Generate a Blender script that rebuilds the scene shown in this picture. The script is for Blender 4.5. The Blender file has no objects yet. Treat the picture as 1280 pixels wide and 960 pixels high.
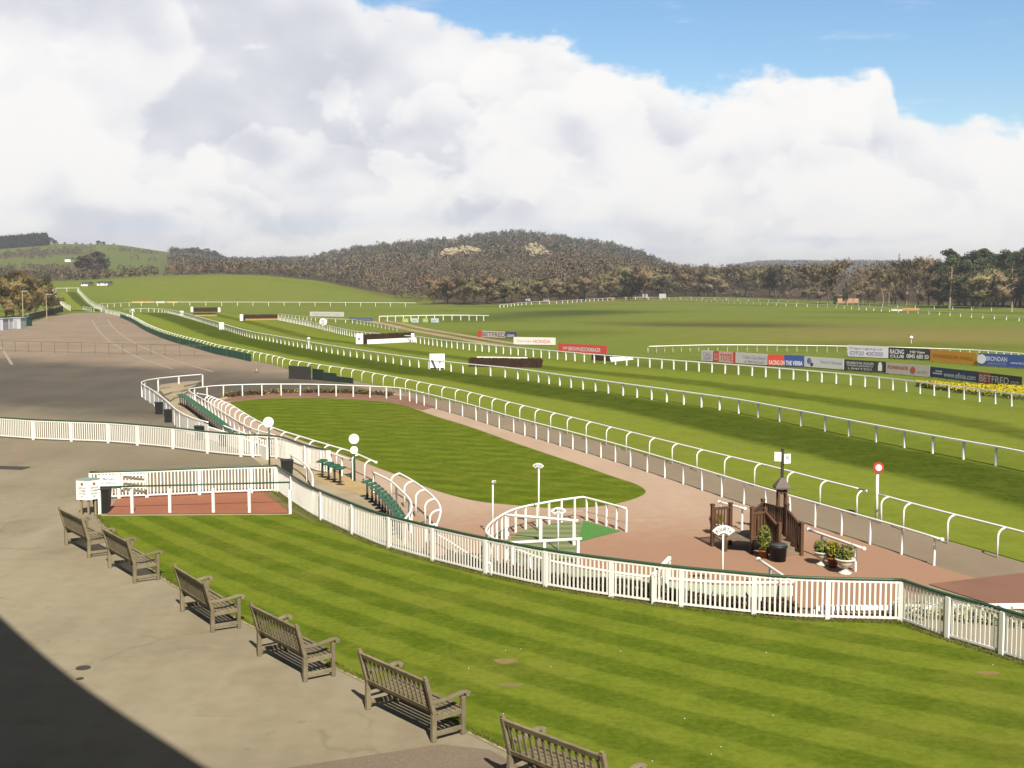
import bpy, bmesh, math, random
import numpy as np
from mathutils import Vector, Matrix
from mathutils.geometry import tessellate_polygon

R = math.radians
rnd = random.Random(7)
sc = bpy.context.scene
COL = sc.collection

# ---------------------------------------------------------------- camera
CAMZ, FPX, HOR = 7.5, 1600.0, 345.0
PITCH = math.atan((480 - HOR) / FPX)
cd = bpy.data.cameras.new('camera')
cd.sensor_width = 36.0
cd.lens = FPX / 1280 * 36
cd.clip_start, cd.clip_end = 0.1, 20000
cam = bpy.data.objects.new('camera', cd)
COL.objects.link(cam)
cam.location = (0, 0, CAMZ)
cam.rotation_euler = (math.pi / 2 - PITCH, 0, 0)
sc.camera = cam
sc.render.resolution_x, sc.render.resolution_y = 1024, 768
sc.view_settings.view_transform = 'Standard'
sc.view_settings.look = 'None'
sc.view_settings.exposure = 1.10
sc.view_settings.gamma = 1.0

# ---------------------------------------------------------------- sun
SUN = Vector((0.24, -1.04, 1.0)).normalized()
sd = bpy.data.lights.new('sun', 'SUN')
sd.energy, sd.angle, sd.color = 5.0, R(0.5), (1.0, 0.93, 0.80)
so = bpy.data.objects.new('sun', sd)
COL.objects.link(so)
so.rotation_euler = (-SUN).to_track_quat('-Z', 'Y').to_euler()
so.location = (20, -60, 60)


# ---------------------------------------------------------------- node helper
class NT:
    def __init__(s, tree):
        s.t = tree

    def __call__(s, typ, *ins, **props):
        n = s.t.nodes.new('ShaderNode' + typ)
        for k, v in props.items():
            if k != 'named':
                setattr(n, k, v)
        for i, v in enumerate(ins):
            s.put(n.inputs[i], v)
        for k, v in props.get('named', {}).items():
            s.put(n.inputs[k], v)
        return n

    def put(s, inp, v):
        if v is None:
            return
        if hasattr(v, 'is_linked'):
            s.t.links.new(v, inp)
        elif hasattr(v, 'outputs'):
            s.t.links.new(v.outputs[0], inp)
        else:
            inp.default_value = v

    def m(s, op, *a, clamp=False):
        return s('Math', *a, operation=op, use_clamp=clamp).outputs[0]

    def noise(s, vec, scale, detail=4.0, rough=0.55, dist=0.0, out=0):
        return s('TexNoise', named={'Vector': vec, 'Scale': scale, 'Detail': detail, 'Roughness': rough, 'Distortion': dist}).outputs[out]

    def ss(s, v, a, b):                       # smoothstep a..b -> 0..1
        n = s('MapRange', named={0: v, 1: a, 2: b, 3: 0.0, 4: 1.0}, interpolation_type='SMOOTHSTEP')
        return n.outputs[0]

    def mix(s, f, a, b):
        n = s.t.nodes.new('ShaderNodeMix')
        n.data_type = 'RGBA'
        s.put(n.inputs[0], f)
        s.put(n.inputs[6], c4(a) if isinstance(a, tuple) else a)
        s.put(n.inputs[7], c4(b) if isinstance(b, tuple) else b)
        return n.outputs[2]

    def ramp(s, f, pts, interp='LINEAR'):
        n = s.t.nodes.new('ShaderNodeValToRGB')
        n.color_ramp.interpolation = interp
        e = n.color_ramp.elements
        while len(e) < len(pts):
            e.new(0.5)
        for i, (p, c) in enumerate(pts):
            e[i].position = p
            e[i].color = c4(c) if isinstance(c, tuple) else (c, c, c, 1)
        s.put(n.inputs[0], f)
        return n.outputs[0]


def c4(c):
    return (c[0], c[1], c[2], 1.0)


# ---------------------------------------------------------------- world
w = bpy.data.worlds.new('World')
sc.world = w
w.use_nodes = True
wt = w.node_tree
wt.nodes.clear()
N = NT(wt)
sky = N('TexSky', sky_type='NISHITA', sun_disc=False)
sky.sun_elevation = math.asin(SUN.z)
sky.sun_rotation = math.atan2(SUN.x, SUN.y)
sky.air_density, sky.dust_density, sky.ozone_density = 1.0, 0.3, 2.0
tint = N('HueSaturation', named={'Saturation': 1.22, 'Value': 1.0, 'Color': sky.outputs[0]})
bg1 = N('Background', tint.outputs[0], 0.060)
tc = N('TexCoord')
sx = N('SeparateXYZ', tc.outputs['Generated'])
az = N.m('ARCTAN2', sx.outputs[0], sx.outputs[1])
el = N.m('ARCSINE', sx.outputs[2])
# top edge of the cloud bank against azimuth (az -1..1 -> 0..1, value = elevation / 0.5)
def A(px): return (math.atan((px - 640) / FPX) + 1) / 2
def E(y): return math.atan((HOR - y) / FPX) / 0.5
edge = [(0.0, 0.62), (A(0), 0.62), (A(380), 0.50), (A(450), E(2)), (A(520), E(18)), (A(560), E(34)), (A(700), E(58)), (A(780), E(96)),
        (A(850), E(113)), (A(900), E(108)), (A(1000), E(103)), (A(1060), E(97)), (A(1098), E(92)), (A(1112), E(140)), (A(1200), E(154)), (A(1290), E(176)), (0.85, 0.18), (1.0, 0.05)]
azn = N.m('MULTIPLY_ADD', az, 0.5, 0.5)
eb = N.m('MULTIPLY', N.ramp(azn, edge), 0.5)
p1 = N('CombineXYZ', N.m('MULTIPLY', az, 1.0), N.m('MULTIPLY', el, 1.7), 0.0)
nA = N.noise(p1, 17.0, 8.0, 0.58)
nB = N.noise(p1, 5.0, 2.0, 0.5)
off = N.m('MULTIPLY_ADD', N.m('SUBTRACT', nA, 0.5), 0.075, N.m('MULTIPLY', N.m('SUBTRACT', nB, 0.5), 0.035))
dens = N.m('ADD', N.m('SUBTRACT', eb, el), off)
mask = N.ss(dens, -0.004, 0.010)
wisp = N.noise(N('CombineXYZ', N.m('MULTIPLY', az, 4.0), N.m('MULTIPLY', el, 22.0), 3.0), 2.2, 4.0, 0.6)
mask = N.m('MAXIMUM', mask, N.m('MULTIPLY', N.ss(wisp, 0.56, 0.8), 0.55))
# relief: the bank is lit from above and behind the viewer
def billow(dx, dy):
    q = N('CombineXYZ', N.m('ADD', az, dx), N.m('MULTIPLY', N.m('ADD', el, dy), 1.45), 1.7)
    a = N.noise(q, 6.0, 5.0, 0.5, 0.25)
    v = N('TexVoronoi', named={'Vector': q, 'Scale': 13.0, 'Smoothness': 0.8, 'Detail': 1.0, 'Roughness': 0.45}, feature='SMOOTH_F1').outputs[0]
    return N.m('SUBTRACT', N.m('MULTIPLY', a, .8), N.m('MULTIPLY', v, 0.30))
b0 = billow(0.0, 0.0)
b1 = billow(0.008, 0.022)
relief = N.m('SUBTRACT', b0, b1)
big = N.noise(N('CombineXYZ', N.m('MULTIPLY', az, 1.0), N.m('MULTIPLY', el, 2.1), 5.0), 3.0, 3.0, 0.45)
sh = N.m('ADD', N.m('MULTIPLY', relief, 2.9), N.m('MULTIPLY', N.m('SUBTRACT', big, 0.44), 1.5))
nearedge = N.ss(dens, 0.06, 0.0)
sh = N.m('ADD', sh, N.m('MULTIPLY', nearedge, 0.14))
# cumulus heads inside the bank: crisp bright upper rims that fade down to grey
def heads(seed, sc_, thr, tilt):
    q = N('CombineXYZ', az, N.m('MULTIPLY', el, 1.35), seed)
    v = N.m('ADD', N.noise(q, sc_, 6.0, 0.52, 0.2), N.m('MULTIPLY', el, -tilt))
    d = N.m('SUBTRACT', v, thr)
    return N.m('MULTIPLY', N.ss(d, -0.012, 0.026), N.ss(d, 0.20, 0.0))
hd = N.m('ADD', heads(11.0, 4.2, 0.36, 1.0), N.m('ADD', N.m('MULTIPLY', heads(23.0, 6.5, 0.30, 1.6), 0.8), N.m('MULTIPLY', heads(31.0, 10.0, 0.41, 1.2), 0.75)))
sh = N.m('ADD', sh, N.m('MULTIPLY', N.m('SUBTRACT', hd, 0.38), 0.52))
sh = N.m('SUBTRACT', sh, N.m('MULTIPLY', N.ss(el, 0.07, 0.012), 0.22))
sh = N.m('SUBTRACT', sh, N.m('MULTIPLY', N.ss(az, -0.05, -0.22), 0.16))
shade = N.ss(sh, -0.80, 0.60)
cloudcol = N.ramp(shade, [(0.0, (0.54, 0.56, 0.625)), (0.35, (0.645, 0.655, 0.705)), (0.65, (0.755, 0.755, 0.775)), (1.0, (0.84, 0.83, 0.82))])
gap = N.m('MULTIPLY', N.ss(N.noise(N('CombineXYZ', N.m('MULTIPLY', az, 3.0), N.m('MULTIPLY', el, 16.0), 9.0), 2.0, 4.0, 0.5), 0.50, 0.66), N.ss(el, 0.06, 0.015))
cloudcol = N.mix(N.m('MULTIPLY', gap, 0.75), cloudcol, (0.50, 0.60, 0.74))
# dull overhead layer above the view, added to dim and neutralise the blue fill
over = N.ss(el, 0.42, 0.75)
cloudcol = N.mix(over, cloudcol, (0.20, 0.185, 0.165))
mask = N.m('MAXIMUM', mask, N.m('MULTIPLY', over, 0.92))
bg2 = N('Background', cloudcol, 0.56)
mx = N('MixShader', mask, bg1.outputs[0], bg2.outputs[0])
wo = N('OutputWorld', mx.outputs[0])
w.cycles.sampling_method = 'MANUAL'
w.cycles.sample_map_resolution = 256
sc.cycles.max_bounces = 5
sc.cycles.diffuse_bounces = 2
sc.cycles.glossy_bounces = 2


# ---------------------------------------------------------------- projection and terrain
CP, SP = math.cos(PITCH), math.sin(PITCH)

def ray(px, py):
    u, v = (px - 640) / FPX, (480 - py) / FPX
    return Vector((u, CP + v * SP, -SP + v * CP))

def P(px, py, z=0.0):
    d = ray(px, py)
    t = (z - CAMZ) / d.z
    return Vector((d.x * t, d.y * t, z))

def height(px, ybase, ytop):
    b = P(px, ybase)
    d = ray(px, ytop)
    return CAMZ + d.z * (b.y / d.y)

MOUND = [(-400, 348), (0, 350), (60, 352), (100, 351), (150, 348), (200, 345), (270, 342.5), (330, 344), (400, 351), (450, 361), (500, 371), (535, 378), (600, 378)]
RIDGE = [(-500, 322), (-200, 316), (0, 310), (60, 305), (150, 306), (230, 318), (300, 330), (385, 328), (440, 316), (500, 312), (560, 308), (600, 302), (645, 298), (690, 302),
         (720, 308), (765, 313), (802, 324), (832, 338), (860, 345), (900, 348), (1000, 349), (1300, 349), (2500, 349)]
EDGEY = [(-300, 380), (100, 420), (400, 420), (500, 372), (540, 335), (600, 330), (640, 345), (700, 370), (800, 430), (860, 470), (930, 440), (1000, 400), (1100, 362), (1280, 318), (1600, 300), (2500, 300)]
_mx, _my = zip(*MOUND); _rx, _ry = zip(*RIDGE); _ex, _ey = zip(*EDGEY)

def sms(a, b, x):
    t = np.clip((x - a) / (b - a), 0, 1)
    return t * t * (3 - 2 * t)

def Hn(X, Y):
    X = np.asarray(X, float); Y = np.asarray(Y, float)
    px = 640 + FPX * X / np.maximum(Y, 60)
    zm = np.maximum(CAMZ - (np.interp(px, _mx, _my) - HOR) * 420 / FPX, 0) * (px < 560)
    ys = np.interp(px, [100, 160], [272, 325])
    m = zm * sms(ys, 425, Y)
    zr = CAMZ + (HOR - np.interp(px, _rx, _ry)) * 1100 / FPX
    ye = np.interp(px, _ex, _ey)
    r = np.clip((Y - ye) / (1100 - ye), 0, 1)
    h = np.maximum(zr, 0) * r ** 1.25
    h = np.where(Y > 1100, np.maximum(zr, 0) * (1 - 0.7 * sms(1100, 1700, Y)), h)
    far = 27 * sms(850, 960, px) * sms(1500, 2500, Y) * (1 - 0.35 * sms(1110, 1200, px))
    return np.maximum(np.maximum(m, h), far)

def H(x, y):
    return float(Hn(x, y))

def hit(px, py):
    d = ray(px, py)
    if d.z < 0:
        g = P(px, py)
        if g.y < 265:
            return g
    t = 100.0
    while t < 4000:
        if CAMZ + d.z * t <= H(d.x * t, d.y * t):
            break
        t *= 1.004
    return Vector((d.x * t, d.y * t, H(d.x * t, d.y * t)))

def at_depth(px, Y):                                     # ground point below image column px at distance Y
    x = (px - 640) / FPX * Y
    return Vector((x, Y, H(x, Y)))


# ---------------------------------------------------------------- mesh helpers
class MB:
    def __init__(s):
        s.v, s.f = [], []

    def add(s, vs, fs):
        o = len(s.v)
        s.v += [tuple(v) for v in vs]
        s.f += [tuple(i + o for i in f) for f in fs]
        return s

    def box(s, c, size, ax=None, az=None):               # centre, (lx,ly,lz), x-axis direction, z-axis
        c = Vector(c)
        x = Vector(ax).normalized() if ax is not None else Vector((1, 0, 0))
        z = Vector(az).normalized() if az is not None else Vector((0, 0, 1))
        y = z.cross(x).normalized()
        z = x.cross(y)
        hx, hy, hz = (k / 2 for k in size)
        vs = [c + x * i * hx + y * j * hy + z * k * hz for k in (-1, 1) for j in (-1, 1) for i in (-1, 1)]
        return s.add(vs, [(0, 2, 3, 1), (4, 5, 7, 6), (0, 1, 5, 4), (2, 6, 7, 3), (0, 4, 6, 2), (1, 3, 7, 5)])

    def bar(s, a, b, wd, th, up=(0, 0, 1)):              # box from a to b, wd across, th along up
        a, b = Vector(a), Vector(b)
        d = b - a
        return s.box((a + b) / 2, (d.length, wd, th), d, up) if abs(d.normalized().dot(Vector(up))) < .999 else s.box((a + b) / 2, (wd, th, d.length))

    def tube(s, pts, r, n=6, cap=True):
        pts = [Vector(p) for p in pts]
        m = len(pts)
        rs = r if isinstance(r, (list, tuple)) else [r] * m
        vs, prev = [], None
        for i, p in enumerate(pts):
            t = (pts[min(i + 1, m - 1)] - pts[max(i - 1, 0)]).normalized()
            if prev is None:
                a = Vector((0, 0, 1)) if abs(t.z) < .9 else Vector((1, 0, 0))
                u = t.cross(a).normalized()
            else:
                u = (prev - t * prev.dot(t)).normalized()
            prev = u
            q = t.cross(u)
            vs += [p + (u * math.cos(2 * math.pi * k / n) + q * math.sin(2 * math.pi * k / n)) * rs[i] for k in range(n)]
        fs = [(i * n + k, i * n + (k + 1) % n, (i + 1) * n + (k + 1) % n, (i + 1) * n + k) for i in range(m - 1) for k in range(n)]
        if cap:
            fs += [tuple(range(n))[::-1], tuple((m - 1) * n + k for k in range(n))]
        return s.add(vs, fs)

    def lathe(s, c, prof, n=14):
        c = Vector(c)
        m = len(prof)
        vs = [c + Vector((r * math.cos(2 * math.pi * k / n), r * math.sin(2 * math.pi * k / n), z)) for r, z in prof for k in range(n)]
        fs = [(i * n + k, i * n + (k + 1) % n, (i + 1) * n + (k + 1) % n, (i + 1) * n + k) for i in range(m - 1) for k in range(n)]
        fs += [tuple(range(n))[::-1], tuple((m - 1) * n + k for k in range(n))]
        return s.add(vs, fs)

    def prism(s, poly, z0, z1):                          # vertical extrusion of a plan polygon
        poly = [Vector((p[0], p[1], 0)) for p in poly]
        n = len(poly)
        tri = tessellate_polygon([poly])
        a = sum(poly[i].x * poly[(i + 1) % n].y - poly[(i + 1) % n].x * poly[i].y for i in range(n))
        vs = [(p.x, p.y, z0) for p in poly] + [(p.x, p.y, z1) for p in poly]
        fs = []
        for t in tri:
            q = [poly[i] for i in t]
            if (q[1] - q[0]).cross(q[2] - q[0]).z < 0:
                t = t[::-1]
            fs.append(tuple(i + n for i in t))
        for i in range(n):
            j = (i + 1) % n
            fs.append((i, j, j + n, i + n) if a > 0 else (j, i, i + n, j + n))
        return s.add(vs, fs)

    def disc(s, c, r, th, nrm, n=20):                    # thick disc
        nrm = Vector(nrm).normalized()
        return s.tube([Vector(c) - nrm * th / 2, Vector(c) + nrm * th / 2], r, n)

    def quads(s, c, r, n, size, rg, flat=0.0):           # leaf sized faces spread through an ellipsoid
        c = Vector(c)
        for _ in range(n):
            while True:
                d = Vector((rg.uniform(-1, 1), rg.uniform(-1, 1), rg.uniform(-1, 1)))
                if d.length <= 1:
                    break
            p = c + Vector((d.x * r[0], d.y * r[1], d.z * r[2]))
            u = Vector((rg.gauss(0, 1), rg.gauss(0, 1), rg.gauss(0, 1) * (1 - flat))).normalized()
            q = u.cross(Vector((rg.gauss(0, 1), rg.gauss(0, 1), rg.gauss(0, 1)))).normalized()
            k = size * rg.uniform(.6, 1.3)
            s.add([p - u * k, p + q * k * .45, p + u * k, p - q * k * .45], [(0, 1, 2, 3)])
        return s

    def mesh(s, name, mt=None, off=None, smooth=False):
        me = bpy.data.meshes.new(name)
        vs = s.v if off is None else [(a - off[0], b - off[1], c - off[2]) for a, b, c in s.v]
        me.from_pydata(vs, [], s.f)
        if mt:
            me.materials.append(mt)
        if smooth:
            me.polygons.foreach_set('use_smooth', [True] * len(me.polygons))
        me.update()
        return me

    def build(s, name, mt, parent=None, smooth=False, local=False):
        off = parent.location if (parent is not None and not local) else None
        if parent is not None and not local and parent.parent is not None:
            off = parent.location + parent.parent.location
        return link(name, s.mesh(name, mt, off, smooth), parent)


def link(name, me, parent=None, loc=None, rz=None):
    o = bpy.data.objects.new(name, me)
    COL.objects.link(o)
    if parent is not None:
        o.parent = parent
    if loc is not None:
        o.location = loc
    if rz is not None:
        o.rotation_euler = (0, 0, rz)
    return o

def tag(o, label=None, cat=None, group=None, kind=None):
    if label: o['label'] = label
    if cat: o['category'] = cat
    if group: o['group'] = group
    if kind: o['kind'] = kind
    return o

def thing(name, label, cat, loc=(0, 0, 0), rz=0, group=None):
    o = bpy.data.objects.new(name, None)
    COL.objects.link(o)
    o.empty_display_size = 0.2
    o.location = loc
    o.rotation_euler = (0, 0, rz)
    return tag(o, label, cat, group)

def copy_tree(o, parent=None):
    c = o.copy()
    COL.objects.link(c)
    c.parent = parent
    for ch in list(o.children):
        copy_tree(ch, c)
    return c

def pts_at(px, z=0.0):
    return [P(a, b, z) for a, b in px]

def ground(pts):                                         # set plan points to z = 0
    return [Vector((p.x, p.y, 0)) for p in pts]

def smooth_line(pts, step=0.5):                          # Catmull-Rom through pts, resampled evenly
    pts = [Vector(p) for p in pts]
    ext = [pts[0] * 2 - pts[1]] + pts + [pts[-1] * 2 - pts[-2]]
    fine = []
    for i in range(1, len(ext) - 2):
        a, b, c, d = ext[i - 1:i + 3]
        k = max(2, int((c - b).length / (step * .3)))
        k = min(k, 60)
        for j in range(k):
            t = j / k
            fine.append(.5 * ((2 * b) + (c - a) * t + (2 * a - 5 * b + 4 * c - d) * t * t + (3 * b - a - 3 * c + d) * t ** 3))
    fine.append(pts[-1])
    return resample(fine, step)

def arc(pts):
    s = [0.0]
    for a, b in zip(pts, pts[1:]):
        s.append(s[-1] + (b - a).length)
    return s

class Line:
    def __init__(s, pts):
        s.p = [Vector(p) for p in pts]
        s.s = arc(s.p)
        s.L = s.s[-1]

    def at(s, d):
        d = min(max(d, 0), s.L)
        i = min(int(np.searchsorted(s.s, d, 'right')) - 1, len(s.p) - 2)
        i = max(i, 0)
        k = s.s[i + 1] - s.s[i]
        return s.p[i].lerp(s.p[i + 1], (d - s.s[i]) / k if k > 1e-9 else 0)

    def tan(s, d):
        return (s.at(d + .15) - s.at(d - .15)).normalized()

    def nearest(s, q):
        return min(range(len(s.p)), key=lambda i: (s.p[i] - q).length_squared)

def resample(pts, step):
    ln = Line(pts)
    n = max(2, int(round(ln.L / step)) + 1)
    return [ln.at(ln.L * i / (n - 1)) for i in range(n)]


# ---------------------------------------------------------------- materials
def newmat(name):
    m = bpy.data.materials.new(name)
    m.use_nodes = True
    m.node_tree.nodes.clear()
    return m, NT(m.node_tree)

AL = 0.575                                               # one albedo scale for every surface
def finish(n, col, rough=0.8, bump=None, bstr=0.2, bdist=0.02, spec=0.3, metal=0.0, al=AL):
    if isinstance(col, tuple):
        col = tuple(c * al for c in col)
    else:
        col = n('VectorMath', col, named={3: al}, operation='SCALE').outputs[0]
    b = n('BsdfPrincipled', named={'Base Color': c4(col) if isinstance(col, tuple) else col, 'Roughness': rough, 'Metallic': metal})
    b.inputs['Specular IOR Level'].default_value = spec
    if bump is not None:
        bm = n('Bump', named={'Strength': bstr, 'Distance': bdist, 'Height': bump})
        n.put(b.inputs['Normal'], bm.outputs[0])
    n('OutputMaterial', b.outputs[0])

def plain(name, col, rough=.6, var=.18, scale=6.0, spec=.3, bump=0.0, metal=0.0, dirt=None, al=AL):
    m, n = newmat(name)
    tc = n('TexCoord').outputs['Object']
    a = n.noise(tc, scale, 6.0, .6)
    lo = tuple(c * (1 - var) for c in col)
    hi = tuple(min(c * (1 + var), .9) for c in col)
    c = n.mix(a, lo, hi)
    if dirt:
        c = n.mix(n.m('MULTIPLY', n.ss(n.noise(tc, scale * .6, 8.0, .7), .52, .75), .6), c, dirt)
    finish(n, c, rough, a if bump else None, bump, .01, spec, metal, al)
    return m

def grass(name, dark, lite, straw, stripe=None, fine=9.0, patch=.12, strawamt=.35, sw=.45):
    m, n = newmat(name)
    pos = n('NewGeometry').outputs['Position']
    f = n.noise(pos, fine, 5.0, .7)
    f2 = n.noise(pos, fine * 6, 3.0, .7)
    med = n.noise(pos, .9, 5.0, .6)
    big = n.noise(pos, patch, 5.0, .55)
    base = n.m('ADD', n.m('MULTIPLY', f, .45), n.m('ADD', n.m('MULTIPLY', med, .35), n.m('MULTIPLY', f2, .2)))
    base = n.ss(base, .38, .62)
    if stripe is not None:
        st = stripe(n, pos)
        base = n.m('ADD', n.m('MULTIPLY', base, 1 - sw), n.m('MULTIPLY', st, sw))
    c = n.mix(base, dark, lite)
    k = n.m('MULTIPLY', n.ss(n.m('ADD', n.m('MULTIPLY', big, .7), n.m('MULTIPLY', med, .3)), .47, .66), strawamt)
    c = n.mix(k, c, straw)
    hb = n.m('ADD', f, n.m('MULTIPLY', f2, .6))
    finish(n, c, .95, hb, .4, .03, .0)
    return m

def lawn_stripe(n, pos):
    s = n('SeparateXYZ', pos)
    x, y = s.outputs[0], s.outputs[1]
    wob = n.m('MULTIPLY', n.noise(pos, .6, 3.0, .6), .5)
    g = n.m('SUBTRACT', n.m('MULTIPLY', x, .98), n.m('MULTIPLY', n.m('MULTIPLY', x, x), .020))
    ph = n.m('ADD', n.m('ADD', y, g), wob)
    sn = n.m('SINE', n.m('MULTIPLY', ph, 2 * math.pi / 2.05))
    return n.ss(sn, -.40, .40)

def paddock_stripe(n, pos):
    s = n('SeparateXYZ', pos)
    a = n.m('SINE', n.m('MULTIPLY', n.m('ADD', n.m('MULTIPLY', n.noise(pos, .5, 3.0, .5), 1.6), n.m('ADD', s.outputs[1], n.m('MULTIPLY', s.outputs[0], .25))), 2 * math.pi / 1.5))
    b = n.m('SINE', n.m('MULTIPLY', n.m('ADD', s.outputs[0], n.m('MULTIPLY', s.outputs[1], .35)), 2 * math.pi / 2.2))
    return n.ss(n.m('MULTIPLY', a, n.m('MULTIPLY_ADD', b, .7, .5)), -.5, .6)

def track_stripe(n, pos):
    uv = n('UVMap').outputs[0]
    t = n('SeparateXYZ', uv).outputs[1]
    wob = n.m('MULTIPLY', n.m('SUBTRACT', n.noise(pos, .25, 3.0, .5), .5), .10)
    t = n.m('MULTIPLY', n.m('ADD', t, wob), .5)
    return n.ramp(t, [(0, .90), (.19, 1.0), (.255, .90), (.30, .04), (.44, .0), (.48, .10), (.505, .62), (.60, .70), (.66, .92), (.72, .92), (.75, .25), (.80, .28), (.83, .95), (.93, .85), (1, .65)])

G_LAWN = grass('lawn grass', (.078, .122, .010), (.198, .240, .028), (.230, .205, .045), lawn_stripe, 7.0, .16, .28, .43)
G_PAD = grass('paddock grass', (.074, .116, .009), (.174, .214, .022), (.18, .165, .03), paddock_stripe, 5.0, .10, .22, .42)
G_TRACK = grass('track grass', (.044, .070, .006), (.222, .266, .038), (.22, .205, .05), track_stripe, 4.0, .05, .18, .72)

def tarmac(name, c0, c1, patchc=None, amt=.5, scale=.12, crack=True, c2=None):
    m, n = newmat(name)
    pos = n('NewGeometry').outputs['Position']
    f = n.noise(pos, 40.0, 4.0, .75)
    g = n.noise(pos, 2.2, 6.0, .6)
    b = n.noise(pos, scale, 6.0, .55)
    st = n.noise(n('Mapping', named={'Vector': pos, 'Scale': (.5, .09, 1), 'Rotation': (0, 0, R(-36))}).outputs[0], 1.2, 5.0, .6)
    k = n.ss(n.m('ADD', n.m('MULTIPLY', b, .5), n.m('ADD', n.m('MULTIPLY', g, .2), n.m('MULTIPLY', st, .3))), .36, .64)
    c = n.mix(k, c0, c1)
    if patchc:
        q = n.noise(pos, .35, 7.0, .62, .4)
        c = n.mix(n.m('MULTIPLY', n.ss(q, .56, .70), amt), c, patchc)
    if c2:
        yy = n('SeparateXYZ', pos).outputs[1]
        c = n.mix(n.ss(n.m('ADD', yy, n.m('MULTIPLY', n.m('SUBTRACT', g, .5), 5.0)), 43.0, 34.0), c, c2)
    c = n.mix(n.m('MULTIPLY', n.ss(f, .35, .75), .22), c, (.62, .55, .45))
    finish(n, c, .9, f, .25, .004, .2)
    return m

T_GREY = tarmac('old grey tarmac', (.088, .070, .046), (.122, .098, .066), (.155, .128, .09), .4, .10)
def promenade_mat():
    # buff near the stand, a darker grey band across the middle, pinkish beyond
    m, n = newmat('promenade tarmac')
    pos = n('NewGeometry').outputs['Position']
    s_ = n('SeparateXYZ', pos)
    x, y = s_.outputs[0], s_.outputs[1]
    f = n.noise(pos, 40.0, 4.0, .75)
    g = n.noise(pos, 2.2, 6.0, .6)
    b = n.noise(pos, .12, 6.0, .55)
    st = n.noise(n('Mapping', named={'Vector': pos, 'Scale': (.5, .09, 1), 'Rotation': (0, 0, R(-36))}).outputs[0], 1.2, 5.0, .6)
    k = n.ss(n.m('ADD', n.m('MULTIPLY', b, .5), n.m('ADD', n.m('MULTIPLY', g, .2), n.m('MULTIPLY', st, .3))), .36, .64)
    near = n.mix(k, (.262, .220, .145), (.365, .318, .222))
    q = n.noise(pos, .35, 7.0, .62, .4)
    near = n.mix(n.m('MULTIPLY', n.ss(q, .54, .70), .5), near, (.22, .175, .115))
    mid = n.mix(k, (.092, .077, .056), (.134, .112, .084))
    far = n.mix(k, (.255, .190, .135), (.330, .250, .180))
    dv = n('VectorMath', pos, n('VectorMath', n('TexNoise', named={'Vector': pos, 'Scale': .9, 'Detail': 4.0}).outputs[1], named={3: .9}, operation='SCALE').outputs[0], operation='ADD').outputs[0]
    ck = n('TexVoronoi', named={'Vector': dv, 'Scale': .17}, feature='DISTANCE_TO_EDGE').outputs[0]
    ck = n.m('MULTIPLY', n.ss(ck, .010, .0), n.ss(n.noise(pos, .5, 3.0, .5), .47, .60))
    near = n.mix(n.m('MULTIPLY', ck, .28), near, (.12, .095, .06))
    sp = n.ss(n.noise(pos, 3.2, 2.0, .5), .70, .76)
    near = n.mix(n.m('MULTIPLY', sp, .35), near, (.14, .11, .07))
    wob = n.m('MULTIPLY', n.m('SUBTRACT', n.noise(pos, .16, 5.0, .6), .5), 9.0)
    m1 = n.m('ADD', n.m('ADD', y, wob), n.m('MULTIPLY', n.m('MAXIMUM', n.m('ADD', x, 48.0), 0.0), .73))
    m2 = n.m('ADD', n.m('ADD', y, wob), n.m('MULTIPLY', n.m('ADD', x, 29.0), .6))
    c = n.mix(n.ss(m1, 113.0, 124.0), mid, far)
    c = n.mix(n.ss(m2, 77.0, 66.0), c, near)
    # broad brownish worn tract between the two picket fences
    c = n.mix(n.m('MULTIPLY', n.m('MULTIPLY', n.ss(m2, 50.0, 60.0), n.ss(m2, 76.0, 66.0)), .55), c, (.185, .145, .090))
    finish(n, c, .9, f, .25, .004, .2)
    return m
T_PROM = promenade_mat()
T_STRIP = tarmac('walkway tarmac', (.215, .160, .100), (.265, .205, .135), (.18, .135, .09), .5, .15)
T_PINK = tarmac('pink rubber path', (.43, .295, .205), (.50, .36, .255), (.40, .26, .17), .4, .15, c2=(.355, .190, .112))
T_RED = tarmac('red brown tarmac', (.20, .085, .048), (.25, .112, .066), (.17, .075, .045), .5, .3)
T_BRICK = tarmac('brick red path', (.30, .085, .035), (.36, .115, .05), (.25, .08, .04), .5, .4)
T_SAND = tarmac('sandy path', (.40, .27, .10), (.48, .35, .16), (.42, .33, .2), .5, .5)
T_TERR = tarmac('terrace concrete', (.32, .25, .15), (.42, .35, .23), (.27, .2, .12), .5, .4)
T_DIRT = tarmac('dirt track', (.30, .20, .11), (.40, .29, .17), (.2, .16, .07), .6, .2)
T_CURB = plain('kerb concrete', (.42, .37, .25), .9, .2, 3.0)
T_LINE = plain('worn paint line', (.36, .30, .23), .9, .25, 3.0)

WHITE = plain('white paint', (.80, .785, .73), .45, .06, 3.0, .4, dirt=(.62, .58, .47), al=.72)
WHITE2 = plain('white plastic rail', (.82, .81, .77), .35, .05, 2.0, .5, al=.72)
GREYP = plain('grey galvanised', (.45, .44, .42), .5, .1, 4.0)
GREENP = plain('dark green paint', (.030, .085, .040), .5, .2, 3.0, .4)
GREENS = plain('green screen cloth', (.016, .105, .060), .8, .25, .8)
DARKG = plain('dark green panel', (.018, .040, .026), .7, .3, 1.0)
DARKB = plain('dark brown panel', (.042, .038, .030), .7, .3, 1.0)
BLACKP = plain('black plastic', (.018, .018, .018), .5, .3, 5.0)
SEATG = plain('green seat plastic', (.022, .115, .050), .45, .2, 5.0, .5)
MATG = plain('green mat', (.095, .250, .060), .95, .25, 8.0, .1, .2)
IRON = plain('cast iron', (.06, .05, .04), .7, .3, 9.0)
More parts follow.
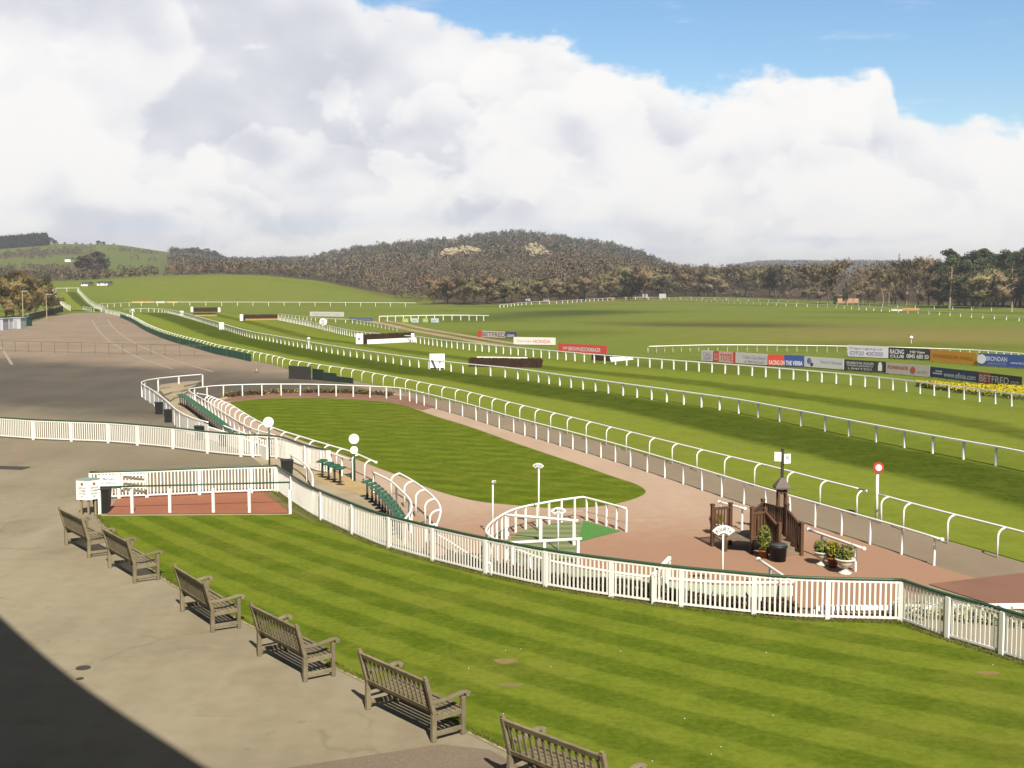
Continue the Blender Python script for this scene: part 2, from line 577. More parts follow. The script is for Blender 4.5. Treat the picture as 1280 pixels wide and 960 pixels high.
REDP = plain('red paint', (.55, .045, .025), .5, .08, 3.0)
TERRA = plain('terracotta', (.36, .115, .045), .8, .2, 8.0)
STONEW = plain('white stone', (.74, .70, .60), .8, .12, 8.0)
SHINGLE = plain('grey shingle', (.17, .145, .125), .9, .3, 14.0, .2, .5)

def woodmat(name, lo, hi, rough=.85):
    m, n = newmat(name)
    tc = n('TexCoord').outputs['Object']
    g = n.noise(n('Mapping', named={'Vector': tc, 'Scale': (2.5, 14, 14)}).outputs[0], 5.0, 7.0, .65, .6)
    b = n.noise(tc, 3.0, 4.0, .6)
    k = n.ss(n.m('ADD', n.m('MULTIPLY', g, .6), n.m('MULTIPLY', b, .4)), .33, .67)
    rn = n('ObjectInfo').outputs['Random']
    hv = n('HueSaturation', named={'Value': n.m('MULTIPLY_ADD', rn, .28, .86), 'Color': n.mix(k, lo, hi)})
    finish(n, hv.outputs[0], rough, g, .35, .006, .2)
    return m
TEAK = woodmat('weathered teak', (.150, .122, .072), (.300, .252, .160))
STAIN = woodmat('stained brown timber', (.085, .040, .021), (.165, .082, .044))
DECKW = woodmat('timber deck', (.20, .15, .10), (.29, .23, .16))
POSTW = woodmat('leg timber', (.25, .18, .10), (.36, .28, .17))
BIRCH = plain('birch brush', (.055, .030, .018), .95, .4, 2.0, .1)
SPRUCE = plain('spruce brush', (.03, .032, .015), .95, .4, 2.0, .1)
ORANGE = plain('orange board', (.46, .27, .08), .7, .2, 1.0)
WALLB = plain('brick wall', (.15, .085, .055), .9, .25, .8)
WALLW = plain('white render', (.74, .72, .66), .9, .1, .4, al=.85)
SLATE = plain('slate roof', (.09, .08, .08), .8, .2, .4)

def attrmat(name, attr='Col', rough=.95, scale=.5, var=.3):
    m, n = newmat(name)
    a = n('VertexColor', layer_name=attr).outputs[0]
    pos = n('NewGeometry').outputs['Position']
    v = n.noise(pos, scale, 4.0, .6)
    hs = n('HueSaturation', named={'Value': n.m('MULTIPLY_ADD', n.m('SUBTRACT', v, .5), var * 2.2, 1.0), 'Color': a})
    finish(n, hs.outputs[0], rough, v, .2, .1, .05)
    return m
TERRAIN = attrmat('pasture and hills', scale=.35, var=.22)
WOODCOL = attrmat('bare woodland', scale=.3, var=.25)

def leafmat(name, lo, hi, scale=1.6, rough=.8, trans=0.0):
    m, n = newmat(name)
    pos = n('NewGeometry').outputs['Position']
    v = n.noise(pos, scale, 4.0, .6)
    isl = n('NewGeometry').outputs['Random Per Island']
    k = n.m('ADD', n.m('MULTIPLY', n.ss(v, .35, .65), .55), n.m('MULTIPLY', isl, .45))
    finish(n, n.mix(k, lo, hi), rough, spec=.15)
    return m
TWIG = leafmat('bare brown twigs', (.195, .148, .080), (.345, .265, .150), .25)
TWIGR = leafmat('reddish twigs', (.200, .142, .080), (.340, .240, .140), .25)
TWIGO = leafmat('olive buds', (.165, .146, .066), (.310, .270, .135), .25)
TWIGY = leafmat('orange willow twigs', (.195, .140, .055), (.400, .295, .120), .3)
TWIGD = leafmat('dark purple twigs', (.035, .026, .024), (.080, .060, .050), .25)
PINE = leafmat('pine needles', (.036, .052, .024), (.105, .132, .062), .4)
EVERG = leafmat('dark evergreen leaves', (.018, .026, .010), (.050, .060, .022), .4)
SHRUB = leafmat('garden shrub leaves', (.09, .12, .02), (.27, .30, .07), 6.0)
SHRUBL = leafmat('light conifer leaves', (.09, .12, .02), (.28, .30, .06), 6.0)
SHRUBY = leafmat('yellow green leaves', (.13, .14, .012), (.36, .34, .04), 6.0)
BEDL = leafmat('flower bed leaves', (.040, .042, .012), (.125, .110, .035), 2.0)
BEDB = leafmat('brown bed stems', (.050, .032, .018), (.15, .10, .05), 2.0)
YELLOW = leafmat('yellow flowers', (.45, .36, .012), (.72, .60, .03), 2.0)
PINKF = leafmat('purple flowers', (.20, .05, .10), (.45, .18, .22), 6.0)
BARK = plain('bark', (.10, .078, .055), .95, .35, 1.5, .1, .4)
BARKP = plain('pale trunk', (.30, .24, .16), .95, .3, 1.5, .1, .4)

_cm = {}
def paint(c, rough=.5):
    k = tuple(round(x, 3) for x in c)
    if k not in _cm:
        _cm[k] = plain('printed colour', c, rough, .07, 1.2, .35)
    return _cm[k]

# ================================================================= THE SETTING
# ---- terrain sheet
def warp(a, b, n, dens):
    t = np.linspace(-1, 1, n)
    s = np.sinh(t * dens) / math.sinh(dens)
    return np.where(s < 0, -s * a, s * b)
xs = warp(-2600, 2600, 330, 3.2)
ys = np.concatenate([np.linspace(-400, 0, 9)[:-1], np.linspace(0, 250, 51)[:-1], np.linspace(250, 520, 91)[:-1], np.linspace(520, 1300, 80)[:-1], np.linspace(1300, 5000, 40)])
XX, YY = np.meshgrid(xs, ys)
ZZ = Hn(XX, YY)
rs = np.random.RandomState(3)
PXX = 640 + FPX * XX / np.maximum(YY, 40)
def patchnoise(X, Y, sx_, sy_, seed):
    q = np.random.RandomState(seed)
    v = np.zeros_like(X)
    for k in range(7):
        a, ph = q.uniform(0, 2 * np.pi), q.uniform(0, 6.28)
        f = q.uniform(.6, 2.2)
        v += np.sin((X * np.cos(a) / sx_ + Y * np.sin(a) / sy_) * f + ph)
    return v / 3.2
def mixc(c, d, k):
    return c * (1 - k[..., None]) + np.array(d) * k[..., None]
C = np.zeros(XX.shape + (3,)) + np.array((.158, .198, .026))
pn = patchnoise(XX, YY, 16, 9, 5)
C = mixc(C, (.105, .132, .008), sms(.1, .9, pn) * .8)
pn2 = patchnoise(XX, YY, 26, 10, 9)
C = mixc(C, (.20, .165, .055), sms(.25, .9, pn2) * .55 * sms(95, 130, YY))
# rough straw coloured grass on the right of the infield, and dark bands painted in for cloud shade
C = mixc(C, (.245, .195, .06), np.exp(-((XX - 52) / 26) ** 2 - ((YY - 158) / 17) ** 2) * .75)
C = mixc(C, (.24, .19, .06), np.exp(-((XX - 30) / 22) ** 2 - ((YY - 190) / 9) ** 2) * .4)
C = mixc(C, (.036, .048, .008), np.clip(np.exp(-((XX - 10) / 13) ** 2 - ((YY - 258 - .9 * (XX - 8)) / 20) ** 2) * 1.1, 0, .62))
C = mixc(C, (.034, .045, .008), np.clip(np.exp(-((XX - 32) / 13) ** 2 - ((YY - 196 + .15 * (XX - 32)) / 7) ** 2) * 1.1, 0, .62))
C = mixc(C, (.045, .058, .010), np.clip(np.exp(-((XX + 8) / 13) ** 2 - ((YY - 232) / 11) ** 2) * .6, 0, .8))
# woodland floor
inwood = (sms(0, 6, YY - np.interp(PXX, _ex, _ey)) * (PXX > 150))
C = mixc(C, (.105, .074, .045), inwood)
# the mound keeps its grass
gm = (PXX > 90) & (PXX < 540) & (YY < 428)
C[gm] = mixc(C, (.168, .202, .026), np.full(XX.shape, .75))[gm]
# left hillside: fields and scrub bands
lf = sms(235, 190, PXX) * sms(430, 470, YY)
hx = patchnoise(XX, YY, 60, 45, 21)
Fl = np.zeros(C.shape) + np.array((.125, .155, .030))
band = (YY - 640 + .12 * (PXX)) / 90
Fl = mixc(Fl, (.105, .078, .045), sms(.1, .5, hx) * sms(620, 660, YY) * sms(150, 90, PXX))
Fl = mixc(Fl, (.030, .075, .026), np.exp(-((YY - 560) / 45.) ** 2) * sms(30, 70, PXX) * .9)
Fl = mixc(Fl, (.05, .12, .022), np.exp(-((YY - 520) / 30.) ** 2) * sms(90, 20, PXX) * .9)
C = mixc(C, (1, 1, 1), np.zeros(XX.shape)) * (1 - lf[..., None]) + Fl * lf[..., None]
# pale quarry faces on the hill
q1 = np.exp(-((PXX - 578) / 36.) ** 4) * np.exp(-((YY - 800) / 60.) ** 2)
q2 = np.exp(-((PXX - 676 - (YY - 800) * -.08) / 18.) ** 2) * np.exp(-((YY - 800) / 80.) ** 2)
C = mixc(C, (.40, .32, .19), np.clip(q1 + q2, 0, 1) * .9)
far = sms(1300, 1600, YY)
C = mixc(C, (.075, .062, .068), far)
nv = XX.shape
verts = np.stack([XX, YY, ZZ - 0.012], -1).reshape(-1, 3)
ii = np.arange(nv[0] * nv[1]).reshape(nv)
quad = np.stack([ii[:-1, :-1], ii[:-1, 1:], ii[1:, 1:], ii[1:, :-1]], -1).reshape(-1, 4)
me = bpy.data.meshes.new('ground')
me.from_pydata(verts.tolist(), [], quad.tolist())
me.polygons.foreach_set('use_smooth', [True] * len(me.polygons))
ca = me.color_attributes.new('Col', 'FLOAT_COLOR', 'POINT')
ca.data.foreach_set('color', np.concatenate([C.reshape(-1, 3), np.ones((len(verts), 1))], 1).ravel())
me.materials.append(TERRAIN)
tag(link('ground', me), kind='structure')

_z = [0.0]
def sheet(name, pts, mt, z, label=None):
    pts = [Vector((p[0], p[1], 0)) for p in pts]
    tri = tessellate_polygon([pts])
    fs = []
    for t in tri:
        q = [pts[i] for i in t]
        fs.append(tuple(t) if (q[1] - q[0]).cross(q[2] - q[0]).z > 0 else tuple(t[::-1]))
    m = MB().add([(p.x, p.y, z) for p in pts], fs)
    o = m.build(name, mt)
    o['kind'] = 'structure'
    return o

# ---- course lines (pixel traces turned into plan lines)
RUN_H, MID_H, LOW_H = .82, .77, .76
run_px = [(130, 386), (150, 390), (167.5, 396), (186, 405.5), (205, 413), (225, 419), (250, 425), (275, 431.5), (300, 436), (325, 441), (345, 445), (362, 449.5), (402, 456), (434, 460.5), (465, 466), (500, 472.5),
          (542, 481), (580, 488.5), (640, 503.5), (710, 520.5), (780, 538), (840, 553), (905, 569), (960, 582), (1027, 599.5), (1085, 614), (1135, 628), (1190, 642.5), (1250, 657.5), (1290, 668), (1420, 703)]
run = ground(pts_at(run_px, RUN_H))
runL = Line(smooth_line(run, 1.0))
low_px = [(529, 491), (585, 505), (640, 520.8), (730, 544), (800, 563.5), (880, 587.5), (960, 611.5), (1050, 637), (1120, 657), (1177.5, 674.5)]
lowL = Line(smooth_line(ground(pts_at(low_px, LOW_H)), .5))
mid_px = [(155, 386.4), (175, 385.5), (200, 386), (215, 387.6), (237, 393), (270, 402), (306, 412.5), (340, 419), (371, 424.5), (415, 432), (465, 439.5), (517, 447), (555, 451.5), (592, 455.5), (640, 460),
          (715, 470.5), (777, 479), (855, 489.5), (915, 498), (960, 506), (1032, 519.5), (1095, 531.5), (1167, 544.5), (1247, 558.5), (1290, 567), (1420, 592)]
midL = Line(smooth_line(ground(pts_at(mid_px, MID_H)), 1.0))
thr_px = [(347, 394.5), (377, 400), (397, 404), (410, 407), (446, 414), (500, 419), (517, 420), (555, 425), (592, 429), (640, 433.5), (715, 440.5), (765, 444.5), (840, 450), (960, 459), (1080, 469.5), (1175, 480.5), (1280, 493.5), (1420, 512)]
thrL = Line(smooth_line(ground(pts_at(thr_px, .76)), 1.0))

# ---- track ribbon between the rails, with the position across it stored as UV
def x_at(line, Y):
    ps = sorted(line.p, key=lambda p: p.y)
    return float(np.interp(Y, [p.y for p in ps], [p.x for p in ps]))
Ys = np.concatenate([np.linspace(18, 120, 90), np.linspace(122, 262, 60)])
tv, tf, tu = [], [], []
ylo_thr = max(p.y for p in thrL.p)
for Y in Ys:
    a = x_at(runL, Y)
    b = max(x_at(midL, Y), a + .5)
    c = x_at(thrL, Y) if Y < ylo_thr else b + (x_at(thrL, ylo_thr) - x_at(midL, ylo_thr))
    for k in range(9):
        t = k / 8 * 2
        x = a + (b - a) * t if t <= 1 else b + (c - b) * (t - 1)
        tv.append((x, Y, .004)); tu.append((Y * .1, t))
for i in range(len(Ys) - 1):
    for k in range(8):
        o = i * 9 + k
        tf.append((o, o + 1, o + 10, o + 9))
tm = MB().add(tv, tf).mesh('racecourse_turf', G_TRACK)
uvl = tm.uv_layers.new(name='UVMap')
for lp in tm.loops:
    uvl.data[lp.index].uv = tu[lp.vertex_index]
tag(link('racecourse_turf', tm), kind='structure')

# ---- climbing far end of the course (ribbon laid on the terrain)
def on_ground(pts, lift=0.03):
    return [Vector((p.x, p.y, H(p.x, p.y) + lift)) for p in pts]
farL_px = [(92, 386), (84, 379), (77, 370), (70, 359.5)]
farR_px = [(126, 387), (118, 380), (107, 370), (96, 359.5)]
farY = [277, 295, 318, 350]
fl = [at_depth(p[0], Y) for p, Y in zip(farL_px, farY)]
fr = [at_depth(p[0], Y) for p, Y in zip(farR_px, farY)]
fl, fr = smooth_line(fl, 6), smooth_line(fr, 6)
nn = min(len(fl), len(fr))
fl, fr = resample(fl, Line(fl).L / nn), resample(fr, Line(fr).L / nn)
nn = min(len(fl), len(fr))
tv, tf, tu = [], [], []
for i in range(nn):
    for k in range(7):
        q = fl[i].lerp(fr[i], k / 6)
        tv.append((q.x, q.y, H(q.x, q.y) + .10)); tu.append((i * .5, k / 6))
for i in range(nn - 1):
    for k in range(6):
        o = i * 7 + k
        tf.append((o, o + 1, o + 8, o + 7))
tm = MB().add(tv, tf).mesh('climbing_turf', G_TRACK)
uvl = tm.uv_layers.new(name='UVMap')
for lp in tm.loops:
    uvl.data[lp.index].uv = tu[lp.vertex_index]
tag(link('climbing_turf', tm), kind='structure')

# ---- tarmac
PICK_H = .94
pickC_px = [(346, 582), (353, 587), (367.5, 596), (387.5, 607.5), (411, 617.5), (445, 631), (470, 640), (490, 645.5), (515, 652), (540, 658), (580, 667), (609, 673), (634, 678), (680, 686.5), (740, 695.3), (809, 704), (852, 709),
            (900, 713.5), (980, 720.5), (1050, 723.2), (1127.6, 724.8)]
pickC2_px = [(1127.6, 724.8), (1172, 739.5), (1238, 757.3), (1280, 769.5), (1390, 800)]
cA = smooth_line(ground(pts_at(pickC_px, PICK_H)), .25)
cB = smooth_line(ground(pts_at(pickC2_px, PICK_H)), .25)
pickC = Line(cA + cB[1:])
pickA_px = [(-90, 518), (0, 522), (41, 524.5), (88, 526.3), (135, 528), (172.5, 530.7), (216, 534.5), (258.7, 539.3), (301, 543), (316, 543.7), (339, 544.5), (355, 547), (380, 555.5), (400, 560.5), (411, 561.5)]
pickA = Line(smooth_line(ground(pts_at(pickA_px, PICK_H)), .3))
pickB_px = [(112.5, 590), (180, 588), (220, 586.4), (280, 584), (346, 582)]
pickB = Line(smooth_line(ground(pts_at(pickB_px, PICK_H)), .3))

run_base = [p for p in runL.p]
tar = [P(95, 391), P(60, 396), P(28, 407), P(-30, 412), P(-200, 420), Vector((-80, 40, 0)), Vector((-60, -40, 0)), Vector((60, -40, 0)), Vector((60, 12, 0))] + [p for p in reversed(run_base) if p.y > 14]
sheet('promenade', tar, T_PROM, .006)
# walkway strip between lower rail and running rail
strip_hi = [p for p in runL.p if 18 < p.y < 100]
strip_lo = [p for p in lowL.p] + [P(1220, 724), P(1290, 744)]
sheet('walkway', sorted(strip_hi, key=lambda p: -p.y) + sorted(strip_lo, key=lambda p: p.y), T_STRIP, .018)

# lawn with a kerb line on its promenade side
lawn_edge_px = [(118, 645), (147, 676), (200, 721.5), (260, 757), (319, 786), (380, 817), (450, 851), (520, 885), (582, 915.6), (620, 934), (720, 985), (860, 1060)]
lawn_edge = smooth_line(ground(pts_at(lawn_edge_px)), .5)
lawn = lawn_edge + [Vector((9, 8, 0)), Vector((17, 12, 0))] + [p for p in reversed(pickC.p)] + [P(363, 642.5)]
sheet('lawn', lawn, G_LAWN, .022)
kb = MB()
for a, b in zip(lawn_edge, lawn_edge[1:]):
    kb.bar(a + Vector((0, 0, .008)), b + Vector((0, 0, .008)), .055, .05)
kb.bar(P(118, 645, .008), P(363, 643.5, .008), .07, .05)
tag(kb.build('kerb_strip', T_CURB), kind='structure')
fs_ = [p for p in pickC.p]
T_FOOT = plain('worn soil edge', (.17, .13, .055), .95, .3, 4.0)
rg_ = random.Random(4)
ft0, ft1 = [], []
for i in range(0, len(fs_), 2):
    t = pickC.tan(pickC.s[i]); nrm = Vector((t.y, -t.x, 0))
    ft0.append(fs_[i] - nrm * .08); ft1.append(fs_[i] + nrm * (.14 + rg_.uniform(-.05, .08) + .35 * math.exp(-(i / 22.) ** 2)))
sheet('bare_strip', ft0 + ft1[::-1], T_FOOT, .0255)
# brick red path behind the green rail
sheet('brick_path', [P(133, 643.4), P(150, 618), P(346, 612), P(352, 622), P(362, 642)], T_BRICK, .019)

# pink horse walk, oval paddock lawn, beds
rail5b_px = [(247, 492), (262, 495), (287.5, 505.5), (305, 516), (320, 525), (345, 536), (380, 547), (415, 557.5), (440, 565), (470, 578)]
CANE_H = .80
rail5b = Line(smooth_line(ground(pts_at(rail5b_px, CANE_H)), .4))
pink = [P(258, 503), P(290, 494), P(360, 489), P(450, 489), P(505, 494)] + list(lowL.p) + [P(1222, 724), P(1162, 731)] + [p for p in reversed(cA) if p.x > -2] + [P(560, 704), P(530, 694), P(488, 648), P(462, 607), P(440, 598), P(412, 588), P(380, 577), P(345, 562), P(318, 548), P(290, 529), P(268, 513)]
sheet('horse_walk', pink, T_PINK, .022)
sheet('red_tarmac', [P(1161, 731.5), P(1220, 724), P(1290, 716), P(1420, 702), P(1420, 790), P(1240, 757)], T_RED, .026)
oval_px = [(286, 503), (320, 499.5), (362, 498), (430, 499), (495, 505), (545, 521), (590, 535), (640, 553), (690, 570), (730, 583.5), (765, 596), (795, 606), (807, 614.5), (801, 621), (775, 629.5), (740, 634.5), (690, 636), (640, 632),
           (595, 627), (545, 614), (495, 594), (470, 584.5), (440, 573), (400, 559.5), (345, 539), (320, 527), (300, 514)]
sheet('paddock_lawn', smooth_line(pts_at(oval_px + oval_px[:1]), .5)[:-1], G_PAD, .026)
sheet('red_bed', [P(272, 502), P(300, 494.5), P(360, 490.5), P(450, 491), P(505, 495), P(545, 509), P(528, 513.5), P(495, 504.5), P(430, 498.5), P(362, 497.5), P(320, 499), P(286, 502.5)], T_RED, .030)
# viewing terrace
sheet('viewing_terrace', [P(180, 492), P(204, 487), P(253, 482), P(236, 489), P(248, 500), P(268, 513), P(290, 529), P(318, 548), P(345, 562), P(380, 577), P(412, 588), P(440, 598), P(462, 607), P(488, 648), P(520, 690)] + [p for p in reversed(cA) if -9.3 < p.x < -3] + [P(352, 610), P(330, 585), P(300, 560), P(250, 541), P(215, 524)], T_TERR, .019)
sheet('sand_floor', [P(392, 590), P(412, 588.5), P(440, 598.5), P(462, 607.5), P(470, 618), P(455, 620), P(425, 612), P(398, 602)], T_SAND, .0235)
for k, (px, z1) in enumerate([([(199, 491), (214, 489), (230, 488.3), (247, 484.5), (253, 482), (233, 483), (216, 485), (201, 487)], .34),
                              ([(205, 497.5), (215, 494), (226, 492.5), (238, 489.5), (247, 484.6), (230, 488.4), (214, 489.1), (199, 491.1)], .23),
                              ([(213, 503), (218, 499), (226, 497), (238, 489.7), (226, 492.6), (215, 494.1), (205, 497.6)], .12)]):
    m = MB().prism(pts_at(px), 0, z1)
    tag(m.build('terrace_step', T_TERR), kind='structure')

# sandy hoof track beside the third rail
ruts = [(470, 401), (490, 404.5), (517, 411), (560, 418.5), (600, 425.5), (640, 432)]
ru = smooth_line(ground(pts_at(ruts)), 2)
rv = []
for wd0, wd1 in ((-2.1, -.5), (.8, 2.2)):
    lo_, hi_ = [], []
    for i, p in enumerate(ru):
        t = (ru[min(i + 1, len(ru) - 1)] - ru[max(i - 1, 0)]).normalized()
        nrm = Vector((-t.y, t.x, 0))
        lo_.append(p + nrm * wd0); hi_.append(p + nrm * wd1)
    sheet('dirt_track', lo_ + hi_[::-1], T_DIRT, .012)

# painted guide lines on the tarmac
for px in ([(115, 400), (122, 412), (135, 425), (152, 436), (175, 448), (200, 456.5), (216, 461.5)], [(134, 399), (140, 408), (150, 417), (165, 427), (180, 435), (213, 449), (240, 457.5), (266, 465)], [(1, 434), (7, 443), (15, 456)]):
    ln = smooth_line(ground(pts_at(px)), 1.5)
    a_, b_ = [], []
    for i, p in enumerate(ln):
        t = (ln[min(i + 1, len(ln) - 1)] - ln[max(i - 1, 0)]).normalized()
        nrm = Vector((-t.y, t.x, 0)) * .13
        a_.append(p + nrm); b_.append(p - nrm)
    sheet('road_marking', a_ + b_[::-1], T_LINE, .020)

# ================================================================= GRANDSTAND (its roof throws the shadow on the promenade)
gn = Vector((.808, .589, 0)); gd = Vector((.589, -.808, 0))
gs = thing('grandstand', 'tall covered grandstand standing behind the benches on the promenade', 'grandstand', (0, 0, 0))
def gp(a, b, z): return gd * a + gn * b + Vector((0, 0, z))
CONC = plain('dark concrete', (.10, .09, .08), .9, .2, .5)
# front edge of the roof, gently bowed in plan
front = [P(px, py) + Vector((.24, -1.04, 0)) * 13.6 for px, py in ((0, 770), (41, 807), (94, 850), (144, 885.5), (200, 922), (262, 962))]
front = [front[0] - gd * 45 + gn * -2.0] + smooth_line(ground(front), .5) + [front[-1] + gd * 45]
m = MB().prism(front + [front[-1] - gn * 28, front[0] - gn * 28], 13.0, 13.6)
m.build('roof', CONC, gs)
m = MB(); m.box(gp(-6, -24, 6.5), (110, .5, 13), gd); m.build('wall', CONC, gs)
m = MB()
for k in range(8):
    m.box(gp(-6, -.9 - k * 2.2, (5.7 + k * .55) / 2), (110, 2.2, 5.7 + k * .55), gd)
m.build('terrace', CONC, gs)

# ================================================================= FENCES
def lathe_post(wd, h, capz=.0):
    return MB().box((0, 0, h / 2), (wd, wd, h))

POST_ME = lathe_post(.10, .90).mesh('post', WHITE)
def picket_fence(name, label, line, posts, bottom=.07, pitch=.112, rail=True):
    root = thing(name, label, 'picket fence', line.at(0))
    tr = MB().tube([p + Vector((0, 0, PICK_H)) for p in line.p], .034, 7)
    tr.build('top_rail', GREENP, root, True)
    for d in posts:
        p, t = line.at(d), line.tan(d)
        link('post', POST_ME, root, p - root.location, math.atan2(t.y, t.x))
    for a, b in zip(posts, posts[1:]):
        m = MB()
        n = max(2, int(round((b - a) / pitch)))
        for i in range(1, n):
            d = a + (b - a) * i / n
            p, t = line.at(d), line.tan(d)
            m.box(p + Vector((0, 0, (bottom + PICK_H - .03) / 2 + rnd.uniform(-.004, .004))), (.040, .018, PICK_H - .03 - bottom), t)
        k = max(1, int((b - a) / .6))
        for i in range(k):
            p, q = line.at(a + (b - a) * i / k), line.at(a + (b - a) * (i + 1) / k)
            m.bar(p + Vector((0, 0, bottom + .03)), q + Vector((0, 0, bottom + .03)), .032, .045)
            m.bar(p + Vector((0, 0, PICK_H - .06)), q + Vector((0, 0, PICK_H - .06)), .03, .035)
        m.build('picket_panel', WHITE, root)
    return root

def d_of(line, px_list, h=PICK_H):
    ds = [line.L * i / 1600 for i in range(1601)]
    xs_ = np.array([640 + FPX * p.x / (p.y * CP + (CAMZ - h) * SP) for p in (line.at(d) for d in ds)])
    return [ds[int(np.argmin(np.abs(xs_ - px)))] for px in px_list]
picket_fence('picket_fence', 'long curved white picket fence with green top rail bordering the striped lawn', pickC, d_of(pickC, [347, 364, 401, 440, 486, 541, 607.5, 682.5, 764.8, 852.8, 944, 1035.5, 1127.6, 1186, 1254, 1318, 1385]))
picket_fence('picket_fence', 'white picket fence running across the tarmac from the left edge of the photo', pickA, d_of(pickA, [-88, -48, -4, 41, 88.7, 135, 171.5, 216, 259, 301, 316, 345.6, 381, 411]))
picket_fence('picket_fence', 'short straight white picket fence behind the brick red path and low green rail', pickB, d_of(pickB, [113, 148, 183, 248.7, 313.7, 344]))

# board and slatted gate on the short fence
def bvec(px, py, z): return P(px, py, z)
bs = thing('notice_board', 'white notice board with faint blue lines fixed to the short picket fence', 'sign', P(118, 612, 0) + Vector((0, -.12, 0)))
x0, x1 = P(117.5, 608, .5).x, P(146.5, 608, .5).x
yb = pickB.at(1.0).y - .10
MB().box(((x0 + x1) / 2, yb, .62), (x1 - x0, .03, .42)).build('board', WHITE2, bs)
nboard = bs.children[0]
def text_mesh(s, w_, h_, mt, name='lettering'):
    cu = bpy.data.curves.new('txt', 'FONT')
    cu.body = s
    cu.align_x = 'CENTER'
    cu.size = 1.0
    cu.extrude = .0
    cu.offset = .012
    ob = bpy.data.objects.new('txt', cu)
    COL.objects.link(ob)
    dg = bpy.context.evaluated_depsgraph_get()
    me = bpy.data.meshes.new_from_object(ob.evaluated_get(dg))
    bpy.data.objects.remove(ob)
    bpy.data.curves.remove(cu)
    n = len(me.vertices)
    co = np.zeros(n * 3)
    me.vertices.foreach_get('co', co)
    co = co.reshape(-1, 3)
    mn, mxx = co.min(0), co.max(0)
    co[:, 0] = (co[:, 0] - (mn[0] + mxx[0]) / 2) / max(mxx[0] - mn[0], 1e-6) * w_
    co[:, 1] = (co[:, 1] - (mn[1] + mxx[1]) / 2) / max(mxx[1] - mn[1], 1e-6) * h_
    me.vertices.foreach_set('co', co.ravel())
    me.name = name
    me.materials.clear()
    me.materials.append(mt)
    me.update()
    return me
def put_text(parent, s, c, xdir, w_, h_, col, name='lettering', lift=.012, up=Vector((0, 0, 1))):
    xdir = Vector(xdir).normalized()
    nrm = xdir.cross(up).normalized()
    me = text_mesh(s, w_, h_, paint(col), name)
    M = Matrix((xdir, up, nrm)).transposed().to_4x4()
    c = Vector(c) + nrm * lift
    M.translation = c - (parent.location + (parent.parent.location if parent.parent else Vector()))
    o = link(name, me, parent)
    o.matrix_local = M
    return o
BLUEI = (.25, .42, .62)
put_text(nboard, 'Members', ((x0 + x1) / 2, yb - .016, .70), (1, 0, 0), (x1 - x0) * .5, .08, BLUEI)
put_text(nboard, 'ENCLOSURE ONLY', ((x0 + x1) / 2, yb - .016, .56), (1, 0, 0), (x1 - x0) * .75, .07, BLUEI)
gt = thing('rail_gate', 'small white barred gate panel fixed beside the notice board', 'gate', P(163, 612, 0))
x2, x3 = P(148.5, 608, .5).x, P(178, 608, .5).x
m = MB()
for z in (.83, .60, .42):
    m.box(((x2 + x3) / 2, yb + .02, z), (x3 - x2, .03, .06))
m.build('rail', WHITE, gt)
m = MB()
for i in (0, 6):
    m.box((x2 + (x3 - x2) * i / 6, yb - .012, .6), (.06, .03, .52))
m.build('stile', WHITE, gt)

# low green rail on white posts
gr = thing('green_rail', 'low green rail on white posts edging the brick red path', 'rail', P(122, 642))
g0, g1 = P(124, 609, .80), P(362.5, 602.8, .80)
MB().tube([g0, g1], .028, 7).build('top_rail', GREENP, gr, True)
for px, py in ((125, 643), (165.6, 642), (212.7, 641.2), (267, 641), (312, 641.3), (363, 643)):
    t = (P(px, 600, .80).x - g0.x)
    b = P(px, py)
    MB().box((b.x, b.y, .39), (.085, .085, .78)).build('post', WHITE, gr)

# ---- rails with canes or plain posts
def cane_mesh(h, reach, r=.034, name='post'):
    pts = [(0, 0, 0), (0, 0, h * .72)]
    for k in range(1, 7):
        a = k / 6 * math.pi / 2
        pts.append((reach * (1 - math.cos(a)), 0, h * .72 + (h * .28) * math.sin(a)))
    return MB().tube(pts, r, 7).mesh(name, WHITE2, None, True)

